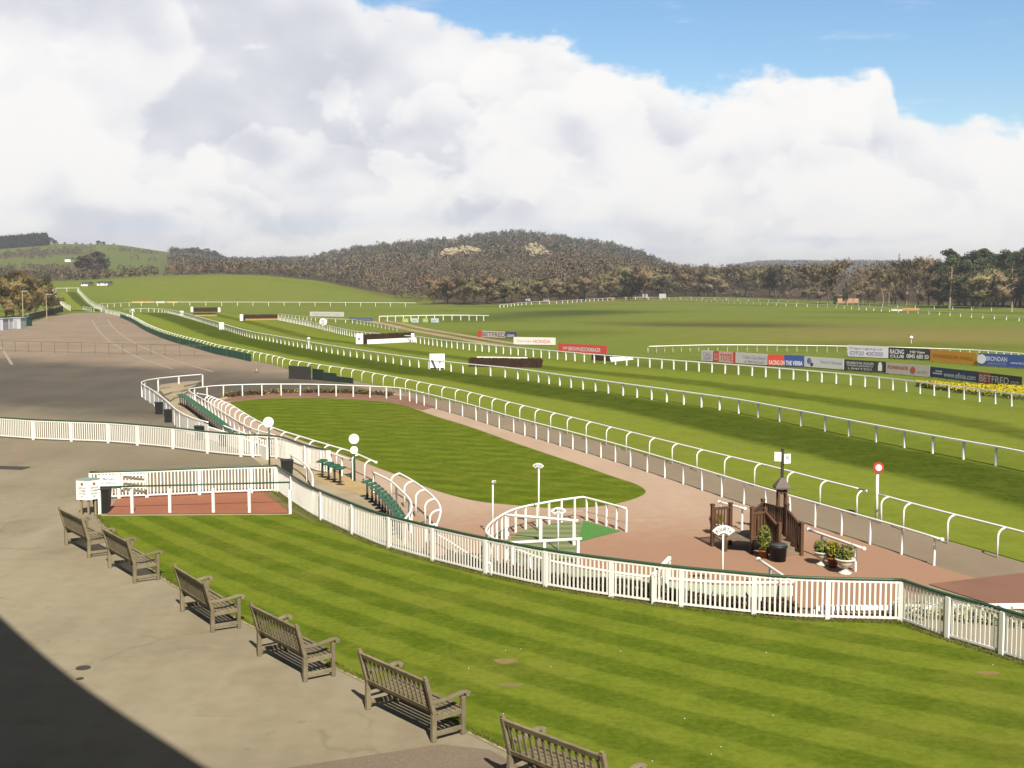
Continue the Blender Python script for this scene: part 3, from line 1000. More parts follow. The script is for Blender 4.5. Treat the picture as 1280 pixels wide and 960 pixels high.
def rail_fence(name, label, line, posts, h, kind, side=1, reach=.3, r=.036, pw=.07, group=None, mt=WHITE2, onland=False, cat='rail', flat=None, endcap=False):
    g = (lambda p: Vector((p.x, p.y, H(p.x, p.y)))) if onland else (lambda p: p)
    root = thing(name, label, cat, g(line.at(0)), group=group)
    top = [g(p) + Vector((0, 0, h)) for p in line.p]
    m = MB()
    if flat:
        n2 = []
        for i, p in enumerate(top):
            t = (top[min(i + 1, len(top) - 1)] - top[max(i - 1, 0)]).normalized()
            n2.append(Vector((-t.y, t.x, 0)).normalized())
        vs, fs = [], []
        for p, q in zip(top, n2):
            vs += [p - q * flat[0] / 2 - Vector((0, 0, flat[1] / 2)), p + q * flat[0] / 2 - Vector((0, 0, flat[1] / 2)), p + q * flat[0] / 2 + Vector((0, 0, flat[1] / 2)), p - q * flat[0] / 2 + Vector((0, 0, flat[1] / 2))]
        for i in range(len(top) - 1):
            for k in range(4):
                fs.append((i * 4 + k, i * 4 + (k + 1) % 4, i * 4 + 4 + (k + 1) % 4, i * 4 + 4 + k))
        fs += [(0, 1, 2, 3), tuple(len(vs) - 4 + k for k in (3, 2, 1, 0))]
        m.add(vs, fs)
    else:
        m.tube(top, r, 7)
        if endcap:
            for e in (top[0], top[-1]):
                m.lathe(e + Vector((0, 0, -.055)), [(.01, 0), (.05, .02), (.06, .055), (.05, .09), (.01, .11)], 10)
    m.build('top_rail', mt, root, not flat)
    if kind == 'cane':
        pm = cane_mesh(h, reach, r * .92)
    else:
        pm = MB().box((0, 0, (h - .03) / 2), (pw, pw, h - .03)).mesh('post', mt)
    posts = list(posts)
    cen = Vector((0, 0, 0))
    order = sorted(posts, key=lambda d: (line.at(d) - cen).length)
    for d in order[:100]:
        p, t = line.at(d), line.tan(d)
        nrm = Vector((-t.y, t.x, 0)) * side
        q = g(p - nrm * reach) if kind == 'cane' else g(p)
        o = link('post', pm, root, q - root.location, math.atan2(nrm.y, nrm.x))
        o.rotation_euler = (rnd.gauss(0, .012), rnd.gauss(0, .012), o.rotation_euler.z)
    if len(order) > 100:
        m = MB()
        for d in order[100:]:
            q = g(line.at(d))
            m.box(q + Vector((0, 0, (h - .03) / 2)), (pw, pw, h - .03))
        o = m.build('far_posts', mt, root)
        o['kind'] = 'stuff'
    return root

def every(L, step, start=0.0):
    n = max(1, int((L - start) / step))
    return [start + i * step for i in range(n + 1) if start + i * step <= L]

# running rail: two lengths with a gap at the winning post; canes lean over the turf
def sub(line, d0, d1, step=.8):
    n = max(2, int((d1 - d0) / step))
    return Line([line.at(d0 + (d1 - d0) * i / n) for i in range(n + 1)])
def d_px(line, px, h):
    return d_of(line, [px], h)[0]
ra = sub(runL, 0, d_px(runL, 1084, RUN_H))
rb = sub(runL, d_px(runL, 1097, RUN_H), runL.L)
near_posts = [650, 668, 688, 708.5, 732, 757, 783, 811, 840.5, 871.5, 905, 942, 982.5, 1024, 1072]
def cane_px(line, p):
    d = d_px(line, p, RUN_H)
    return d_px(line, p + 380 / line.at(d).y, RUN_H)
dn = [cane_px(ra, p) for p in near_posts]
gap = (dn[6] - dn[0]) / 6
pd = []
d = dn[0] - gap
while d > 0:
    pd.append(d); d -= gap
sgn = 1
rail_fence('running_rail', 'long white running rail on curved posts along the near edge of the course', ra, pd + dn, RUN_H, 'cane', sgn, .26, .031, endcap=True)
rail_fence('running_rail', 'short white running rail on curved posts right of the winning post', rb, [cane_px(rb, p) for p in (1102, 1129, 1184, 1246, 1312, 1385)], RUN_H, 'cane', sgn, .26, .031, endcap=True)
# lower rail of the walkway with posts
rail_fence('walkway_rail', 'white straight rail on slim posts along the pink horse walk', lowL, [d_px(lowL, p, LOW_H) for p in (530, 545, 562, 578, 595, 609, 624, 642, 656, 670, 685, 700, 716, 733, 751, 769, 788, 809, 831, 854, 877.5, 902.5, 930, 957, 988, 1019, 1052, 1088, 1127, 1168)], LOW_H, 'post', r=.030, pw=.05, endcap=True)
# mid rail
dm = [d_px(midL, p, MID_H) for p in (647, 660, 673, 686, 700, 714, 729, 745, 761, 778, 796, 815, 834, 855, 876, 899, 923, 948, 974, 1002, 1031, 1062, 1095, 1130, 1167, 1206, 1247)]
gm_ = (dm[-1] - dm[0]) / (len(dm) - 1)
pd = [dm[0] - gm_ * k for k in range(1, int(dm[0] / gm_))]
rail_fence('centre_rail', 'white flat topped running rail down the middle of the striped turf', midL, pd + dm + [dm[-1] + gm_, dm[-1] + 2 * gm_], MID_H, 'post', pw=.085, flat=(.15, .05))
rail_fence('inner_rail', 'thin white rail on posts between the striped turf and the advertising boards', thrL, every(thrL.L, (d_px(thrL, 1018, .76) - d_px(thrL, 866, .76)) / 9, .4), .76, 'post', pw=.085, flat=(.07, .07))

# far rails
def trace_rail(name, label, px, h, step, kind='post', side=1, flat=(.08, .10), pw=.09, reach=.3, z=None, r=.04, group=None):
    ln = Line(smooth_line(ground(pts_at(px, h)), 1.5))
    return rail_fence(name, label, ln, every(ln.L, step), h, kind, side, reach, r, pw, flat=None if kind == 'cane' else flat, group=group), ln
trace_rail('infield_rail', 'white rail on curved posts behind the front row of advertising boards', [(812, 433), (880, 431.3), (940, 431.2), (1000, 431.8), (1060, 432.8), (1160, 435.3), (1225, 438), (1290, 443), (1380, 450)], .74, .95, 'cane', -1, reach=.3, r=.045)
trace_rail('infield_rail', 'short white rail standing alone behind four small low boards', [(474, 395.3), (500, 394.8), (540, 394), (580, 393.9), (611, 394.5)], .9, 1.5)
trace_rail('infield_rail', 'faint pale rail fading out behind the tall birch fence', [(348, 392), (400, 397.5), (440, 399.5), (470, 404), (500, 409)], .6, 2.5, flat=(.06, .05), pw=.07)

def land_rail(name, label, pts, h, step, flat=(.07, .07), pw=.08, group=None):
    ln = Line(smooth_line(ground(pts), 4))
    return rail_fence(name, label, ln, every(ln.L, step), h, 'post', pw=pw, flat=flat, onland=True, group=group)
land_rail('far_rail', 'long white rail along the foot of the green mound', [at_depth(126, 300), at_depth(170, 318), at_depth(230, 322), at_depth(340, 321), at_depth(430, 318), at_depth(520, 312)], 1.0, 4.0)
land_rail('far_rail', 'white rail up the left edge of the climbing turf', [p + Vector((-.6, 0, 0)) for p in fl], 1.1, 3.0)
land_rail('far_rail', 'white rail up the right edge of the climbing turf', [p + Vector((.6, 0, 0)) for p in fr], 1.1, 3.0)
land_rail('far_rail', 'short white rail closing the top of the climbing turf', [fl[-1] + Vector((-.4, 2, 0)), fr[-1] + Vector((.4, 2, 0))], 1.1, 3.0)
land_rail('far_rail', 'low white rail where the climbing turf meets the tarmac', [P(104, 388), P(116, 390), P(126, 390.5), P(134, 388)], .9, 3.0)
wl = [(625, 381), (660, 377.5), (700, 376), (760, 372.5), (800, 371.5), (840, 372), (900, 375), (960, 378), (1040, 381), (1120, 386), (1180, 389.5), (1280, 396), (1400, 404)]
trace_rail('far_rail', 'faint white rail along the far side of the infield below the trees', wl, .75, 4.5, flat=(.09, .07), pw=.12)
trace_rail('far_rail', 'second pale rail in front of the pines on the far right', [(850, 371), (930, 373), (1010, 376), (1100, 380), (1180, 382.5), (1290, 386)], .8, 6, flat=(.05, .05), pw=.08)

# paddock rails
l5a_px = [(441, 576), (412, 565.6), (400, 561), (375, 553.7), (352, 547), (335, 541.5), (317.5, 536.5), (300, 528), (280, 516), (260, 502.8), (246, 494.6), (238.5, 490), (236, 487), (241, 485.5), (250, 484.3), (272.5, 482), (320, 480.4), (370, 480.2), (402, 480.6), (452, 482.3), (500, 485), (529, 491)]
l5a = Line(smooth_line(ground(pts_at(l5a_px, .74)), .35))
rail_fence('paddock_rail', 'white rail looping round the top of the paddock beside the perch seats', l5a, every(l5a.L, 1.2), .74, 'post', r=.032, pw=.06)
rail_fence('paddock_rail', 'white inner rail on curved posts along the left side of the paddock', rail5b, [d_px(rail5b, p + 3, CANE_H) for p in (259, 263, 266.6, 271, 275.6, 280, 285, 290.6, 297, 303, 309, 317, 327, 339, 355, 372.5, 390.6, 409, 425, 445, 461)], CANE_H, 'cane', 1, .26, .034, endcap=True)
l5c = Line(smooth_line(ground(pts_at([(498, 591), (515, 600.5), (527.5, 609), (540, 619.5), (548, 629), (550.8, 638), (549, 648), (545, 658)], .85)), .25))
rail_fence('exit_rail', 'hooked white rail on tall curved posts at the paddock exit', l5c, [.02 * l5c.L, .2 * l5c.L, .38 * l5c.L, .56 * l5c.L, .75 * l5c.L, .97 * l5c.L], .85, 'cane', 1, .30, .036)
l5d = Line(smooth_line(ground(pts_at([(466, 590), (487.5, 601), (500, 612), (511, 623), (514.5, 632.5), (512.5, 641), (506, 649.5)], .72)), .25))
rail_fence('exit_rail', 'white rail with bent end curling round the green perch seats', l5d, [0.1, l5d.L * .35, l5d.L * .62, l5d.L * .82, l5d.L - .02], .72, 'post', r=.038, pw=.06)
lk = Line(smooth_line(ground(pts_at([(537, 663), (560, 676), (580, 689), (600, 699.5), (614, 704.5)], .32)), .3))
rail_fence('knee_rail', 'low white knee rail just behind the curved picket fence', lk, [0, lk.L * .5, lk.L], .32, 'post', r=.035, pw=.06)
lt = Line(smooth_line(ground(pts_at([(253, 468), (233, 469.5), (216, 471), (201, 472.6), (186, 474.8), (177.5, 477.5), (178.5, 480.5), (191, 488), (205, 498.5), (222.5, 513.5), (241, 522.5), (260, 528)], .86)), .3))
tr_ = rail_fence('terrace_rail', 'rounded white rail with solid panels enclosing the concrete viewing steps', lt, every(lt.L, 2.0), .86, 'post', r=.036, pw=.07)
m = MB()
i0 = lt.nearest(ground([P(178, 481, .86)])[0])
for a, b in zip(lt.p[i0:], lt.p[i0 + 1:]):
    m.bar(a + Vector((0, 0, .40)), b + Vector((0, 0, .40)), .02, .74)
m.build('panel', WALLW, tr_)
l6 = Line(smooth_line(ground(pts_at([(279, 532), (292, 537), (309, 543), (327.5, 551)], .70)), .3))
rail_fence('hand_rail', 'short white hand rail at the end of the long perch seat row', l6, every(l6.L, 1.6), .70, 'post', r=.04, pw=.06)
l7 = Line(smooth_line(ground(pts_at([(364, 569), (375, 575.5), (384, 583.5), (389.5, 592), (391, 600)], .55)), .2))
rail_fence('hand_rail', 'small curved white hand rail beside the black litter bin', l7, [0, l7.L * .5, l7.L], .55, 'post', r=.035, pw=.06)
# white wall running on behind the first picket fence
wl_px = [(222, 534), (250, 544), (285, 556), (312, 566), (335, 575)]
wl_ = smooth_line(ground(pts_at(wl_px)), .5)
m = MB()
for a, b in zip(wl_, wl_[1:]):
    m.bar(a + Vector((0, 0, .27)), b + Vector((0, 0, .27)), .12, .54)
tag(m.build('low_wall', WALLW), 'low white wall between the viewing steps and the picket fence', 'wall')

# winners' enclosure
l8 = Line(smooth_line(ground(pts_at([(782.8, 635.6), (756, 628.3), (729, 621.2)], .72)) , .3)[:-1] + smooth_line(ground(pts_at([(729, 621.2), (700, 625), (686, 627.3), (652, 634), (631.6, 641.6), (614, 653.7), (607.5, 664), (616, 672.5), (634, 682)], .72)), .3))
l9 = Line(smooth_line(ground(pts_at([(634, 682), (655, 690.3), (685, 700.5), (740, 711), (790, 718.6), (840, 723.6), (900, 727.7), (940, 728.4), (991, 727.8)], .50)), .3))
fe = rail_fence('enclosure_rail', 'white front rail just inside the curved picket fence with pale clear panels below', l9, every(l9.L, 1.25), .50, 'post', r=.036, pw=.06)
m = MB()
for a, b in zip(l9.p, l9.p[1:]):
    m.bar(a + Vector((0, 0, .30)), b + Vector((0, 0, .30)), .015, .26)
m.build('panel', plain('pale green panel', (.50, .55, .42), .4, .15, 2.0), fe)
enc = rail_fence('enclosure_rail', "long white rail looping round the winners' enclosure and green mat", l8, every(l8.L, .52), .72, 'post', r=.036, pw=.05)
m = MB()
for a, b in zip(l8.p, l8.p[1:]):
    if a.y > 33.6 or True:
        for z in (.3,):
            m.bar(a + Vector((0, 0, z)), b + Vector((0, 0, z)), .012, .02)
m.build('wire', GREYP, enc)
for lab, pa, pb, pst in (('upper white rail dividing the stands in the enclosure', (631.6, 643.5), (722.7, 651), (633, 676, 718)), ('lower white rail dividing the stands in the enclosure', (633, 679), (727, 673.5), (640, 680, 722))):
    a, b = ground([P(*pa, .72)])[0], ground([P(*pb, .72)])[0]
    ln = Line([a.lerp(b, i / 8) for i in range(9)])
    rail_fence('stall_rail', lab, ln, [d_px(ln, p, .72) for p in pst], .72, 'post', r=.04, pw=.07)
sheet('green_mat', [P(722, 679), P(729, 651.5), P(776, 665), P(758, 669.5)], MATG, .030)
m, n_ = newmat('striped green mat')
pos = n_('NewGeometry').outputs['Position']
s_ = n_('SeparateXYZ', pos)
st_ = n_.ss(n_.m('SINE', n_.m('MULTIPLY', s_.outputs[1], 9.0)), -.3, .3)
finish(n_, n_.mix(st_, (.15, .19, .07), (.24, .26, .12)), .9)
sheet('striped_mat', [P(634, 677), P(650, 664), P(690, 655), P(728, 652), P(722, 679.5), P(722, 704), P(680, 700), P(650, 690)], m, .028)
# open rail gate by the picket fence
gt = thing('swing_gate', 'white barred gate standing open just behind the picket fence', 'gate', P(828, 737))
ga, gb = ground([P(816, 718, .72)])[0], ground([P(838, 697, .98)])[0]
gb = ga + (P(838, 738) - P(818, 741)) + Vector((.05, .35, 0))
MB().bar(ga + Vector((0, 0, .70)), gb + Vector((0, 0, .98)), .07, .07).build('top_rail', WHITE, gt)
m = MB()
for k in range(6):
    p = ga.lerp(gb, k / 5)
    m.box(p + Vector((0, 0, .36 + .1 * k / 5)), (.05, .03, .68 + .2 * k / 5), gb - ga)
m.build('bar', WHITE, gt)
MB().bar(ga + Vector((0, 0, .1)), gb + Vector((0, 0, .1)), .04, .05).build('bottom_rail', WHITE, gt)
# low boards behind the fence
lb = thing('low_barrier', 'low white barrier panel behind the picket fence left of the open gate', 'barrier', P(786, 746))
a, b = P(771, 741), P(800, 744.5)
m = MB()
for z in (.12, .42):
    m.bar(a + Vector((0, .15, z)), b + Vector((0, .15, z)), .03, .07)
m.build('rail', WHITE, lb)
m = MB()
for k in (0, .5, 1):
    m.box(a.lerp(b, k) + Vector((0, .15, .23)), (.06, .05, .46))
m.build('post', WHITE, lb)
# rails round the wooden steps
def short_rail(label, pa, pb, h, posts, r=.036):
    a, b = ground([P(*pa, h)])[0], ground([P(*pb, h)])[0]
    ln = Line([a.lerp(b, i / 6) for i in range(7)])
    return rail_fence('hand_rail', label, ln, [k * ln.L for k in posts], h, 'post', r=r, pw=.05, endcap=True)
short_rail('short white hand rail right of the wooden steps beside the urns', (1010.6, 662), (1080, 686), .68, (.25, .86))
short_rail('short white hand rail behind the left end of the timber platform', (899, 627.5), (931, 636), .68, (.1, .9))
short_rail('slanting white rail end in front of the black tub', (948, 699), (990, 727), .70, (.35, .98))
# white low rail and pale bed on the right, behind the fence corner
lw = Line([P(1018.7, 760, .25).lerp(P(1400, 756, .25), i / 30) * 1.0 for i in range(31)])
lw = Line(ground(lw.p))
rail_fence('kerb_rail', 'low white rail lying behind the bend of the picket fence', lw, every(lw.L, 2.0), .25, 'post', pw=.06, flat=(.09, .10))

# thin green fence on the far tarmac
tf_ = Line([P(-60, 437.5).lerp(P(260, 446), i / 20) for i in range(21)])
g = thing('wire_fence', 'thin see through green fence crossing the far tarmac', 'fence', tf_.at(0))
m = MB()
m.tube([p + Vector((0, 0, 1.05)) for p in tf_.p], .022, 5)
m.tube([p + Vector((0, 0, .12)) for p in tf_.p], .016, 5)
THING = plain('dull green wire', (.17, .15, .10), .7, .2, 2.0)
m.build('rail', THING, g)
for d in every(tf_.L, 1.62):
    q = tf_.at(d)
    MB().box(q + Vector((0, 0, .52)), (.045, .045, 1.04)).build('post', THING, g)

# green screen along the public side of the far running rail
so_ = [p + Vector((-.5, -.35, 0)) for p in runL.p if 112 < p.y < 232]
so_.sort(key=lambda p: -p.y)
gsn = thing('screen_fence', 'long dark green cloth screen below the far running rail', 'screen', so_[0])
m = MB()
so2 = resample(so_, 2.0)
for a, b in zip(so2, so2[1:]):
    m.bar(a + Vector((0, 0, .36)), b + Vector((0, 0, .36)), .03, .66)
m.build('screen', GREENS, gsn)
for i in range(0, len(so2), 3):
    MB().box(so2[i] + Vector((-.06, -.05, .4)), (.07, .07, .8)).build('post', GREENP, gsn)
dk = thing('windbreak', 'dark brown panel standing at the near end of the green screen', 'windbreak', P(374, 474.5))
a, b = P(361.5, 473.5), P(388, 475)
MB().bar(a + Vector((0, 0, .48)), b + Vector((0, 0, .48)), .05, .96).build('panel', DARKB, dk)
for k in (0, .5, 1):
    MB().box(a.lerp(b, k) + Vector((0, .08, .5)), (.08, .08, 1.0)).build('post', DARKG, dk)
dk = thing('windbreak', 'dark green panel tapering away right of the dark brown panel', 'windbreak', P(410, 478))
pa = [P(391, 474.5), P(404, 476), P(420, 477.5), P(441, 480)]
m = MB()
for (a, b, h_) in zip(pa, pa[1:], (.80, .62, .42)):
    m.bar(a + Vector((0, 0, h_ / 2)), b + Vector((0, 0, h_ / 2)), .05, h_)
m.build('panel', DARKG, dk)
for a, h_ in zip(pa, (.85, .8, .62, .42)):
    MB().box(a + Vector((0, .08, h_ / 2)), (.07, .07, h_)).build('post', DARKG, dk)

# ================================================================= BENCHES
def make_bench():
    L, D = 2.07, .62
    root = thing('park_bench', '', 'bench')
    tilt = .17
    def mb(): return MB()
    bev = []
    for s in (-1, 1):
        x = s * (L / 2 - .04)
        m = mb()
        m.tube([(x, 0, 0), (x, 0, .44)], .0, 4) if False else None
        m.box((x, 0, .23), (.075, .085, .46))
        m.bar((x, .01, .44), (x, -.155, 1.07), .075, .07, (0, 1, 0))
        m.box((x, -.161, 1.085), (.06, .05, .05), (1, 0, 0), (0, -.3, 1))
        bev.append(m.build('rear_leg', TEAK, root, local=True))
        bev.append(mb().box((x, D - .04, .32), (.075, .075, .64)).build('front_leg', TEAK, root, local=True))
        m = mb()
        pts = [(-.075, .665), (.12, .655), (.30, .665), (.46, .69), (.58, .715), (.66, .705), (.70, .67)]
        for (y0, z0), (y1, z1) in zip(pts, pts[1:]):
            m.bar((x, y0, z0), (x, y1 + .012, z1), .085, .05, (0, 0, 1))
        m.tube([(x - .045, .665, .668), (x + .045, .665, .668)], .045, 10)
        bev.append(m.build('armrest', TEAK, root, local=True))
        m = mb()
        m.bar((x, 0, .13), (x, D - .04, .13), .04, .075)
        m.bar((x, 0, .38), (x, D - .04, .40), .045, .085)
        bev.append(m.build('side_rail', TEAK, root, local=True))
    m = mb()
    for k in range(7):
        y = .035 + k * .088
        z = .425 + .03 * ((k - 3) / 3) ** 2 + .012 * k / 6
        m.box((0, y, z), (L - .06, .066, .026))
    m.box((0, D - .045, .395), (L - .16, .03, .09))
    bev.append(m.build('seat', TEAK, root, local=True))
    m = mb()
    def back(z): return .01 - .165 * (z - .44) / .63
    m.box((0, back(1.0), 1.0), (L - .10, .045, .095), (1, 0, 0), (0, -.3, 1))
    m.box((0, back(.52), .52), (L - .10, .042, .085), (1, 0, 0), (0, -.3, 1))
    n = 14
    for k in range(n):
        x = (k + .5 - n / 2) * (L - .2) / n
        m.bar((x, back(.55), .55), (x, back(.97), .97), .052, .022, (0, 1, 0))
    bev.append(m.build('backrest', TEAK, root, local=True))
    for o in bev:
        md = o.modifiers.new('bevel', 'BEVEL'); md.width = .006; md.segments = 1
    return root
bench0 = make_bench()
bdir = Vector((.589, -.808, 0))
blabels = ['weathered wooden bench farthest from the camera, by the white box sign',
           'weathered wooden bench second from the white box sign, arm overlapping its neighbour',
           'weathered wooden bench third from the white box sign at the lawn edge',
           'weathered wooden bench third from the near end of the row',
           'weathered wooden bench nearest of those seen whole, second from the near end',
           'weathered wooden bench cut off by the bottom edge of the photo']
bpx = [((83.7, 682), (110.5, 697)), ((138, 710), (167.8, 729.5)), ((229.7, 764), (264, 791.5)), ((324, 820), (382, 853)), ((457, 887), (545.5, 928.5)), None]
for i in range(6):
    o = bench0 if i == 0 else copy_tree(bench0)
    if bpx[i]:
        a, b = P(*bpx[i][0]), P(*bpx[i][1])
        c = (a + b) / 2
        d = ((b - a).normalized() * .6 + bdir * .4).normalized()
    else:
        a, b = P(624, 893, 1.10), P(757, 942, 1.10)
        d = (b - a).normalized(); d.z = 0
        nrm = Vector((-d.y, d.x, 0))
        c = ground([(a + b) / 2])[0] + nrm * .16
    o.location = (c.x, c.y, .006)
    o.rotation_euler = (0, 0, math.atan2(d.y, d.x))
    tag(o, blabels[i], 'bench', 'wooden benches along the lawn edge')

# ================================================================= SIGNS, BINS, SEATS
# white box sign on legs
bx = P(109, 646)
sg = thing('box_sign', 'white boxed notice sign on wooden legs at the corner of the lawn', 'sign', bx)
a = P(94, 602, .9); 
ang = R(-28)
e1, e2 = Vector((math.cos(R(-14)), math.sin(R(-14)), 0)), Vector((math.cos(R(50)), math.sin(R(50)), 0))
wz0, wz1 = .50, 1.12
corner = P(111, 645)
p0, p1, p2 = corner - e1 * .42, corner, corner + e2 * .42
p3 = p0 + e2 * .42
sbox = MB().prism([p0, p1, p2, p3], wz0, wz1).build('box', WHITE2, sg)
MB().prism([p0 + (p0 - p2) * .03, p1 + (p1 - p3) * .03, p2 + (p2 - p0) * .03, p3 + (p3 - p1) * .03], wz1, wz1 + .035).build('rim', paint((.25, .38, .30)), sg)
m = MB()
for q in (p0 * .8 + p2 * .2, p1 * .8 + p3 * .2, p2 * .8 + p0 * .2, p3 * .8 + p1 * .2):
    MB().box(q + Vector((0, 0, .25)), (.06, .06, .5)).build('leg', POSTW, sg)
for (q0, q1) in ((p0, p1), (p1, p2)):
    d = (q1 - q0).normalized(); c = (q0 + q1) / 2
    nrm = d.cross(Vector((0, 0, 1)))
    MB().disc(c + Vector((0, 0, 1.0)) + nrm * .006, .045, .012, nrm, 12).build('crest', paint((.40, .14, .05)), sg)
    for k, t_ in enumerate(('ADMITTANCE', 'TO THE MEMBERS', 'LAWN BY BADGE', 'ONLY')):
        put_text(sbox, t_, c + Vector((0, 0, .88 - k * .09)), d, .26 if k < 3 else .12, .045, (.25, .25, .28))

def wheelie_bin(label, base, w_, h_, rz, col=BLACKP, group=None):
    r_ = thing('litter_bin', label, 'litter bin', base, rz, group)
    MB().add([(x * w_ * k / 2, y * w_ * k / 2, z) for z, k in ((0.03, .8), (h_ * .9, 1.0)) for x, y in ((-1, -1), (1, -1), (1, 1), (-1, 1))],
             [(3, 2, 1, 0), (4, 5, 6, 7), (0, 1, 5, 4), (1, 2, 6, 5), (2, 3, 7, 6), (3, 0, 4, 7)]).build('bin_body', col, r_, local=True)
    m = MB().box((0, .0, h_ * .95), (w_ * 1.08, w_ * 1.08, h_ * .06)).box((0, w_ * .56, h_ * .95), (w_ * .8, .05, .05))
    m.build('lid', col, r_, local=True)
    return r_
wheelie_bin('black wheelie bin behind the white box sign', P(128, 641), .52, .82, .1)
wheelie_bin('black litter bin against the white terrace panel, farther of the pair', P(198.5, 517.5), .42, .66, .3)
wheelie_bin('black litter bin against the white terrace panel, nearer of the pair', P(210.5, 528), .44, .68, .3)
wheelie_bin('black litter bin half hidden by the first picket fence', P(249, 550), .42, .66, .3)
wheelie_bin('black litter bin standing against the curved picket fence', P(359, 599), .42, .74, .3)
wheelie_bin('dark litter bin seen through the pickets below the perch seats', P(279, 558), .34, .62, .3)

# lollipop discs
def lollipop(label, px, base_y, discs, polew=.05, col=GREENP):
    b = P(px, base_y)
    r_ = thing('disc_sign', label, 'sign', b)
    ztop = height(px, base_y, discs[0][0])
    MB().tube([b, b + Vector((0, 0, ztop))], polew / 2 + .01, 8).build('pole', col, r_, True)
    for (cy, rad) in discs:
        z = height(px, base_y, cy)
        rr = rad * b.y / FPX
        MB().disc(b + Vector((0, -.06, z)), rr, .05, (0, -1, .05), 24).build('disc', WHITE2, r_)
        MB().tube([b + Vector((rr * .62 * math.cos(t), -.088, z + rr * .62 * math.sin(t))) for t in np.linspace(0, 2 * math.pi, 25)], .012, 4).build('ring', GREYP, r_)
    return r_
lollipop('single white disc on a green pole behind the picket fence', 337, 592, [(527.5, 6.6)])
lollipop('two stacked white discs on one pole beside the paddock rail', 443.3, 602, [(548.4, 6.4), (562.3, 4.9)])
# winning post
b = P(1095.5, 650.5)
wp = thing('winning_post', 'white winning post topped by a red ringed white disc', 'post', b)
zt = height(1095.5, 650.5, 584)
MB().tube([b, b + Vector((0, 0, zt))], [.05, .043], 10).build('pole', WHITE2, wp, True)
MB().disc(b + Vector((0, -.07, zt)), .165, .05, (0, -1, 0), 28).build('ring', REDP, wp)
MB().disc(b + Vector((0, -.10, zt)), .098, .03, (0, -1, 0), 24).build('disc', WHITE2, wp)

# arched place signs on poles
def arch_sign(label, px, base_y, top_y, wpx, txt, yaw=0.0, polew=.045):
    b = P(px, base_y)
    r_ = thing('place_sign', label, 'sign', b)
    zt = height(px, base_y, top_y)
    wd = wpx * b.y / FPX
    hh = wd * .34
    MB().tube([b, b + Vector((0, 0, zt - hh * .4))], polew / 2, 8).build('pole', WHITE2, r_, True)
    rad = wd * .62
    half = math.asin(min(.95, wd / 2 / rad))
    x_, y_ = Vector((math.cos(yaw), math.sin(yaw), 0)), Vector((-math.sin(yaw), math.cos(yaw), 0))
    m = MB()
    n = 12
    vs = []
    c = b + Vector((0, 0, zt - rad)) - y_ * (polew / 2 + .02)
    for s_ in (-.012, .012):
        for k in range(n + 1):
            t = -half + 2 * half * k / n
            for rr in (rad - hh, rad):
                vs.append(c + x_ * math.sin(t) * rr + Vector((0, 0, math.cos(t) * rr)) + y_ * s_)
    M_ = 2 * (n + 1)
    fs = []
    for k in range(n):
        i = 2 * k
        fs += [(i, i + 2, i + 3, i + 1), (M_ + i, M_ + i + 1, M_ + i + 3, M_ + i + 2), (i, M_ + i, M_ + i + 2, i + 2), (i + 1, i + 3, M_ + i + 3, M_ + i + 1)]
    fs += [(0, 1, M_ + 1, M_), (2 * n, M_ + 2 * n, M_ + 2 * n + 1, 2 * n + 1)]
    plate = m.add(vs, fs).build('plate', WHITE2, r_)
    for k, ch in enumerate(txt):
        t = (k + .5 - len(txt) / 2) / len(txt) * 2 * half * .88
        up = (Vector((0, 0, 1)) * math.cos(t) + x_ * math.sin(t))
        xd = x_ * math.cos(t) - Vector((0, 0, 1)) * math.sin(t)
        put_text(plate, ch, c + up * (rad - hh * .5) - y_ * .012, xd, wd * .62 / len(txt), hh * .5, (.05, .05, .05), up=up, lift=.006)
    return r_
arch_sign("arched white sign reading FOURTH on a slim pole in front of the timber platform", 903, 739, 656, 29, 'FOURTH', .05)
arch_sign("arched white sign reading WINNER inside the green matted enclosure", 697.7, 689, 633.5, 20, 'WINNER', .1)
arch_sign("arched white sign on the tallest pole behind the enclosure rail", 673.3, 665, 578.5, 15, 'SECOND', -.35)
arch_sign("narrow white sign seen edge on at the left of the enclosure", 616, 673, 600, 9, 'THIRD', 1.0)

# perch seats
def make_perch():
    r_ = thing('perch_seat', '', 'seat')
    MB().box((0, 0, .29), (.045, .045, .58)).box((0, 0, .015), (.22, .14, .03)).build('post', IRON, r_, local=True)
    m = MB().box((0, -.02, .60), (.25, .22, .04), (1, 0, 0), (0, -.25, 1)).box((0, .085, .63), (.25, .03, .06))
    m.build('seat', SEATG, r_, local=True)
    return r_
perch0 = make_perch()
used = []
def perch(p, rz, label, group):
    o = perch0 if not used else copy_tree(perch0)
    used.append(o)
    o.location = p
    o.rotation_euler = (0, 0, rz)
    tag(o, label, 'seat', group)
rowA = Line(ground(pts_at([(225, 493.5), (232, 496.5), (250, 509), (265, 520), (282, 533), (292, 540.5)], .6)))
nA_ = 32
for k in range(nA_):
    d = rowA.L * k / (nA_ - 1)
    p, t = rowA.at(d), rowA.tan(d)
    perch(p + Vector((0, 0, .019)), math.atan2(t.y, t.x), 'green topped perch seat in the long straight row below the concrete steps', 'long row of perch seats')
    used[-1].scale = (1.25, 1.35, 1.0)
for px, py in ((402.8, 577), (410.6, 580.3), (418, 583), (425, 586)):
    p = P(px, py, .6)
    perch(Vector((p.x, p.y, .019)), -.5, 'green perch seat in the short row of four by the paddock rail', 'row of four perch seats')
rowC = Line(smooth_line(ground(pts_at([(459, 602.5), (465.6, 606.3), (471, 610.6), (477, 615.8), (481.5, 621), (486, 626), (490, 630.5), (493.5, 635), (496, 639), (498.5, 643), (500.5, 647.5)], .6)), .1))
